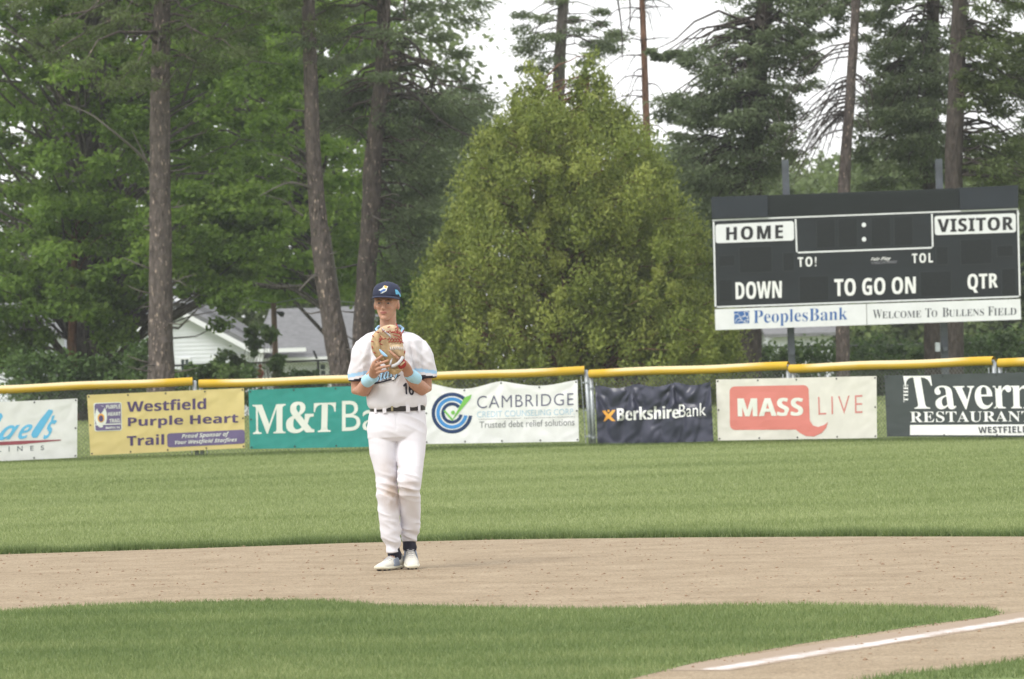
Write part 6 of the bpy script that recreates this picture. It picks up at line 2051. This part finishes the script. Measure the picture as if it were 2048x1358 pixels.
# belt, loops, buckle
def hoop(cx, y0, y1, hw, dep, th, mm, name, parent, dy=-.002, a0=0, a1=360, n=48, slope=0.0):
    b = MB(); c0_, c1_ = Q(cx, y0, dy), Q(cx, y1, dy)
    k = int(n * (a1 - a0) / 360)
    for i in range(k + 1):
        a = math.radians(a0 + (a1 - a0) * i / k)
        ex = 2.35
        ux = math.copysign(abs(math.cos(a)) ** (2 / ex), math.cos(a)); uy = math.copysign(abs(math.sin(a)) ** (2 / ex), math.sin(a))
        for (zz, ad) in ((c0_.z, 0), (c0_.z, th), (c1_.z, th), (c1_.z, 0)):
            b.v.append((c0_.x + ux * (m_(hw) + ad), c0_.y + uy * (dep + ad), zz + slope * (1 - abs(uy))))
    for i in range(k):
        for j in range(4):
            b.f.append((i * 4 + j, i * 4 + (j + 1) % 4, i * 4 + 4 + (j + 1) % 4, i * 4 + 4 + j))
    return b.build(name, mm, parent, smooth=False)
hoop(795, 812, 822, 54.0, .125, .006, M['belt'], 'belt', pl_, slope=.004)
for a_ in (247, 289, 222, 318):
    hoop(795, 810, 825, 54.5, .130, .007, M['pants'], 'belt_loop', trs, a0=a_ - 4.2, a1=a_ + 4.2, n=200, slope=.004)
bx = Q(784.5, 817, -.142)
MB().box((bx.x - .008, bx.y - .004, bx.z - .016), (bx.x + .006, bx.y + .004, bx.z + .016)).build('buckle', M['brass'], pl_)
# wrist bands
for a_, b_ in ((Z(352, 842, -.165), Z(402, 800, -.250)), (Z(728, 824, -.165), Z(672, 782, -.250))):
    b = MB(); n_ = 8
    pts = [a_.lerp(b_, i / n_) for i in range(n_ + 1)]
    b.tube(pts, [.041 + .0035 * math.sin(PI * i / n_) - .004 * i / n_ for i in range(n_ + 1)], 20)
    b.build('wristband', M['band'], pl_, smooth=True)

# ---- socks and shoes
def shoe(ank, toe_dir, lift, L=.30):
    """ank: ankle centre on the ground plane (x,y), toe_dir: unit vector in plan, lift: heel lift angle"""
    root_ = MB(); up_ = MB(); pn = MB(); la = MB(); cl_ = MB()
    a = math.atan2(toe_dir.y, toe_dir.x)
    piv = Vector((L * .62, 0, 0))
    R3 = Matrix.Rotation(a, 3, 'Z') @ Matrix.Rotation(lift, 3, 'Y')
    def X(p):
        v = Vector(p) - piv
        v = R3 @ v
        v += Matrix.Rotation(a, 3, 'Z') @ piv
        return ank + v
    # outline stations along the foot: x, half width, sole z, top z
    st = [(-.085, .020, .016, .075), (-.075, .032, .014, .105), (-.045, .037, .014, .118), (.0, .036, .014, .112), (.04, .038, .014, .094), (.08, .043, .014, .078), (.12, .047, .014, .064), (.155, .046, .015, .056), (.18, .038, .018, .048), (.198, .022, .022, .038)]
    for part, z_lo, z_hi, wk in ((up_, None, None, 1.0), (root_, .012, .032, 1.10)):
        sec = []
        for (x, w, zs_, zt_) in st:
            lo = zs_ if z_lo is None else zs_ - .004
            hi = zt_ if z_hi is None else zs_ + .020
            r = []
            for j in range(12):
                q_ = 2 * PI * j / 12
                cy = math.cos(q_); sz = math.sin(q_)
                ww = w * wk
                y = math.copysign(abs(cy) ** (.75 if z_lo is None else .5), cy) * ww * (1 if sz < 0.2 or z_lo is not None else (1 - .35 * sz))
                z = (lo + hi) / 2 + math.copysign(abs(sz) ** .8, sz) * (hi - lo) / 2
                r.append(X((x if z_lo is None else x * 1.04, y, z)))
            sec.append(r)
        k = len(part.v)
        for r in sec: part.v += [tuple(p) for p in r]
        for i in range(len(sec) - 1):
            for j in range(12):
                part.f.append((k + i * 12 + j, k + i * 12 + (j + 1) % 12, k + (i + 1) * 12 + (j + 1) % 12, k + (i + 1) * 12 + j))
        part.f.append(tuple(k + j for j in reversed(range(12)))); part.f.append(tuple(k + (len(sec) - 1) * 12 + j for j in range(12)))
    for i in range(5):
        x = .035 + i * .019; z = .098 - i * .0085
        la.tube([X((x, -.024, z - .006)), X((x, 0, z + .004)), X((x, .024, z - .006))], .0035, 6)
    for s in (-1, 1):
        q4 = [X((.00, s * .0385, .030)), X((.075, s * .0455, .030)), X((.065, s * .038, .072)), X((.01, s * .0335, .090))]
        n_ = (q4[1] - q4[0]).cross(q4[3] - q4[0]).normalized() * (.004 * (-s))
        pn.slab([p - n_ for p in q4], n_ * 2)
    for (x, y) in ((.16, -.025), (.16, .025), (.12, -.035), (.12, .035), (-.05, -.02), (-.05, .02), (.185, 0)):
        cl_.tube([X((x, y, .013)), X((x, y, -.002))], [.008, .005], 6)
    s_o = root_.build('shoe', M['sole'], pl_, smooth=True, label=None)
    up_.build('upper', M['shoe'], s_o, smooth=True)
    pn.build('side_panel', M['shoe_g'], s_o)
    la.build('laces', M['greylace'], s_o, smooth=True)
    cl_.build('cleats', M['dk'], s_o, kind='stuff')
    return X
gl = gnd(787, 1136, 0.0); gr = gnd(821, 1136, 0.0)
# left of picture: toe points towards the camera and out to the left
tdl = Vector((-.52, -.85, 0)).normalized(); tdr = Vector((.10, -.99, 0)).normalized()
aL_ = Vector((Q(789, 1120).x, YPL + .03, .002)); aR_ = Vector((Q(819, 1120).x, YPL + .13, .002))
XL = shoe(aL_, tdl, .0); XR = shoe(aR_, tdr, math.radians(14))
for tp, bt in ((Q(786, 1098, .012), XL((-.005, 0, .095))), (Q(818, 1080, .12), XR((-.005, 0, .095)))):
    MB().limb([tp, tp.lerp(bt, .5), bt], [.043, .043, .047], 16).build('sock', M['sock'], pl_, smooth=True)

# ---- mitt
mitt = empty('baseball_mitt', Z(515, 600, GY), 'tan leather mitt with red lacing held at the player\'s chest', 'mitt')
def pillow(outline, yc, th, m_p, name, parent, cen=None, n=7, front=1.0, back=.6, label=None):
    """closed domed shell with the given outline (enlarged-crop pixels)"""
    cx_ = sum(p[0] for p in outline) / len(outline) if cen is None else cen[0]
    cy_ = sum(p[1] for p in outline) / len(outline) if cen is None else cen[1]
    # smooth the outline
    pts = []
    N = len(outline)
    for i in range(N):
        p0, p1, p2, p3 = outline[i - 1], outline[i], outline[(i + 1) % N], outline[(i + 2) % N]
        for k in range(3):
            t = k / 3
            pts.append(tuple(.5 * (2 * p1[a] + (p2[a] - p0[a]) * t + (2 * p0[a] - 5 * p1[a] + 4 * p2[a] - p3[a]) * t * t + (3 * p1[a] - p0[a] - 3 * p2[a] + p3[a]) * t ** 3) for a in (0, 1)))
    m__ = len(pts); b = MB()
    lev = []
    for s_, amp in ((-1, th * front), (1, th * back)):
        for k in range(n):
            f_ = math.cos(PI / 2 * k / n)          # scale 1..0
            h = math.sin(PI / 2 * k / n)
            if s_ == 1 and k == 0: continue
            lev.append((s_, f_, amp * h))
    order = [l for l in lev if l[0] == -1][::-1] + [l for l in lev if l[0] == 1]
    for (s_, f_, h) in order:
        for p in pts:
            q_ = Z(cx_ + (p[0] - cx_) * f_, cy_ + (p[1] - cy_) * f_, yc + s_ * h)
            b.v.append(tuple(q_))
    for i in range(len(order) - 1):
        for j in range(m__):
            b.f.append((i * m__ + j, i * m__ + (j + 1) % m__, (i + 1) * m__ + (j + 1) % m__, (i + 1) * m__ + j))
    b.f.append(tuple(reversed(range(m__)))); b.f.append(tuple((len(order) - 1) * m__ + j for j in range(m__)))
    o = b.build(name, m_p, parent, smooth=True, label=label)
    return o, BVHTree.FromPolygons([Vector(v) for v in b.v], b.f)
o1, bv1 = pillow([(384, 560), (392, 505), (415, 468), (450, 445), (500, 440), (560, 440), (600, 470), (620, 530), (632, 600), (640, 660), (625, 720), (590, 765), (550, 775), (515, 735), (470, 695), (425, 665), (395, 615)], -.325, .048, M['leather'], 'palm_shell', mitt, cen=(510, 600), label='tan back and palm of the mitt')
o2, bv2 = pillow([(440, 455), (470, 428), (530, 412), (580, 425), (612, 462), (622, 520), (600, 560), (560, 575), (520, 545), (480, 500)], -.362, .022, M['leather2'], 'web', mitt)
o3, bv3 = pillow([(520, 560), (560, 545), (610, 555), (636, 590), (642, 640), (610, 660), (575, 640), (535, 610)], -.368, .022, M['leather2'], 'finger_stall', mitt)
o4, bv4 = pillow([(386, 562), (396, 510), (430, 470), (452, 490), (458, 560), (470, 630), (490, 690), (440, 665), (398, 615)], -.362, .022, M['leather'], 'thumb_stall', mitt)
def laces(paths, m_l, name, r=.0032, parent=None, yf=-.392):
    b = MB()
    for p in paths:
        b.tube([Z(q_[0], q_[1], q_[2] if len(q_) > 2 else yf) for q_ in p], r, 6)
    return b.build(name, m_l, parent or mitt, smooth=True, kind='stuff')
rl = []
rr_ = random.Random(4)
for (x, y) in [(400, 500), (395, 540), (396, 585), (412, 625), (436, 470), (470, 448), (520, 430), (575, 440), (606, 475), (622, 545), (640, 620), (455, 525), (462, 560), (470, 610)]:
    a_ = rr_.uniform(0, PI); d_ = 9
    rl.append([(x - d_ * math.cos(a_), y - d_ * math.sin(a_), -.386), (x, y, -.394), (x + d_ * math.cos(a_), y + d_ * math.sin(a_), -.386)])
for i in range(6):
    x = 470 + i * 22
    rl.append([(x, 470 + 6 * (i % 2)), (x + 14, 456 + 8 * (i % 2), -.396), (x + 26, 474)])
for i in range(5):
    x = 512 + i * 22
    rl.append([(x, 528 - i * 1), (x + 12, 512, -.396), (x + 22, 536), (x + 4, 545)])
rl += [[(455, 520), (480, 522, -.398), (500, 516)], [(545, 470), (600, 478, -.396), (616, 498)], [(550, 488), (590, 500, -.398), (616, 520)], [(590, 520), (612, 546, -.396), (604, 556)], [(445, 545), (470, 512, -.397), (455, 500)], [(575, 405, -.37), (590, 440, -.385), (582, 465)], [(630, 455, -.36), (612, 490, -.388), (600, 512)]]
laces(rl, M['lace'], 'red_lacing', .0034)
laces([[(530 + i * 16, 576 + abs(i - 3) * 2), (536 + i * 16, 600 + abs(i - 3) * 2, -.40)] for i in range(7)] + [[(470 + i * 11, 440 + i * 9), (478 + i * 11, 458 + i * 10, -.398)] for i in range(6)], M['greylace'], 'grey_welting', .003)
pillow([(448, 598), (470, 610), (510, 648), (500, 656), (478, 648), (455, 622)], -.394, .008, M['lb'], 'blue_patch', mitt)
# wrist strap with red tab
b = MB(); sp_ = [Z(535, 728, -.385), Z(560, 722, -.400), Z(590, 705, -.404), Z(612, 680, -.400), Z(625, 655, -.386)]
b.tube(sp_, [(.008, .011)] * 5, 10); b.build('wrist_strap', M['greylace'], mitt, smooth=True)
pillow([(585, 712), (600, 690), (628, 668), (648, 690), (650, 720), (628, 742), (602, 745)], -.372, .018, M['lace'], 'red_tab', mitt)
pillow([(604, 712), (634, 690), (638, 700), (610, 724)], -.392, .006, M['leather2'], 'tab_print', mitt)
pillow([(500, 715), (535, 735), (585, 745), (625, 745), (600, 775), (560, 790), (530, 780), (500, 745)], -.360, .020, M['leather'], 'heel_pad', mitt)
laces([[(535, 680, -.388), (520, 730, -.392), (512, 760, -.385)], [(545, 668, -.390), (528, 725, -.396)]], M['greylace'], 'welt_seam', .0035)
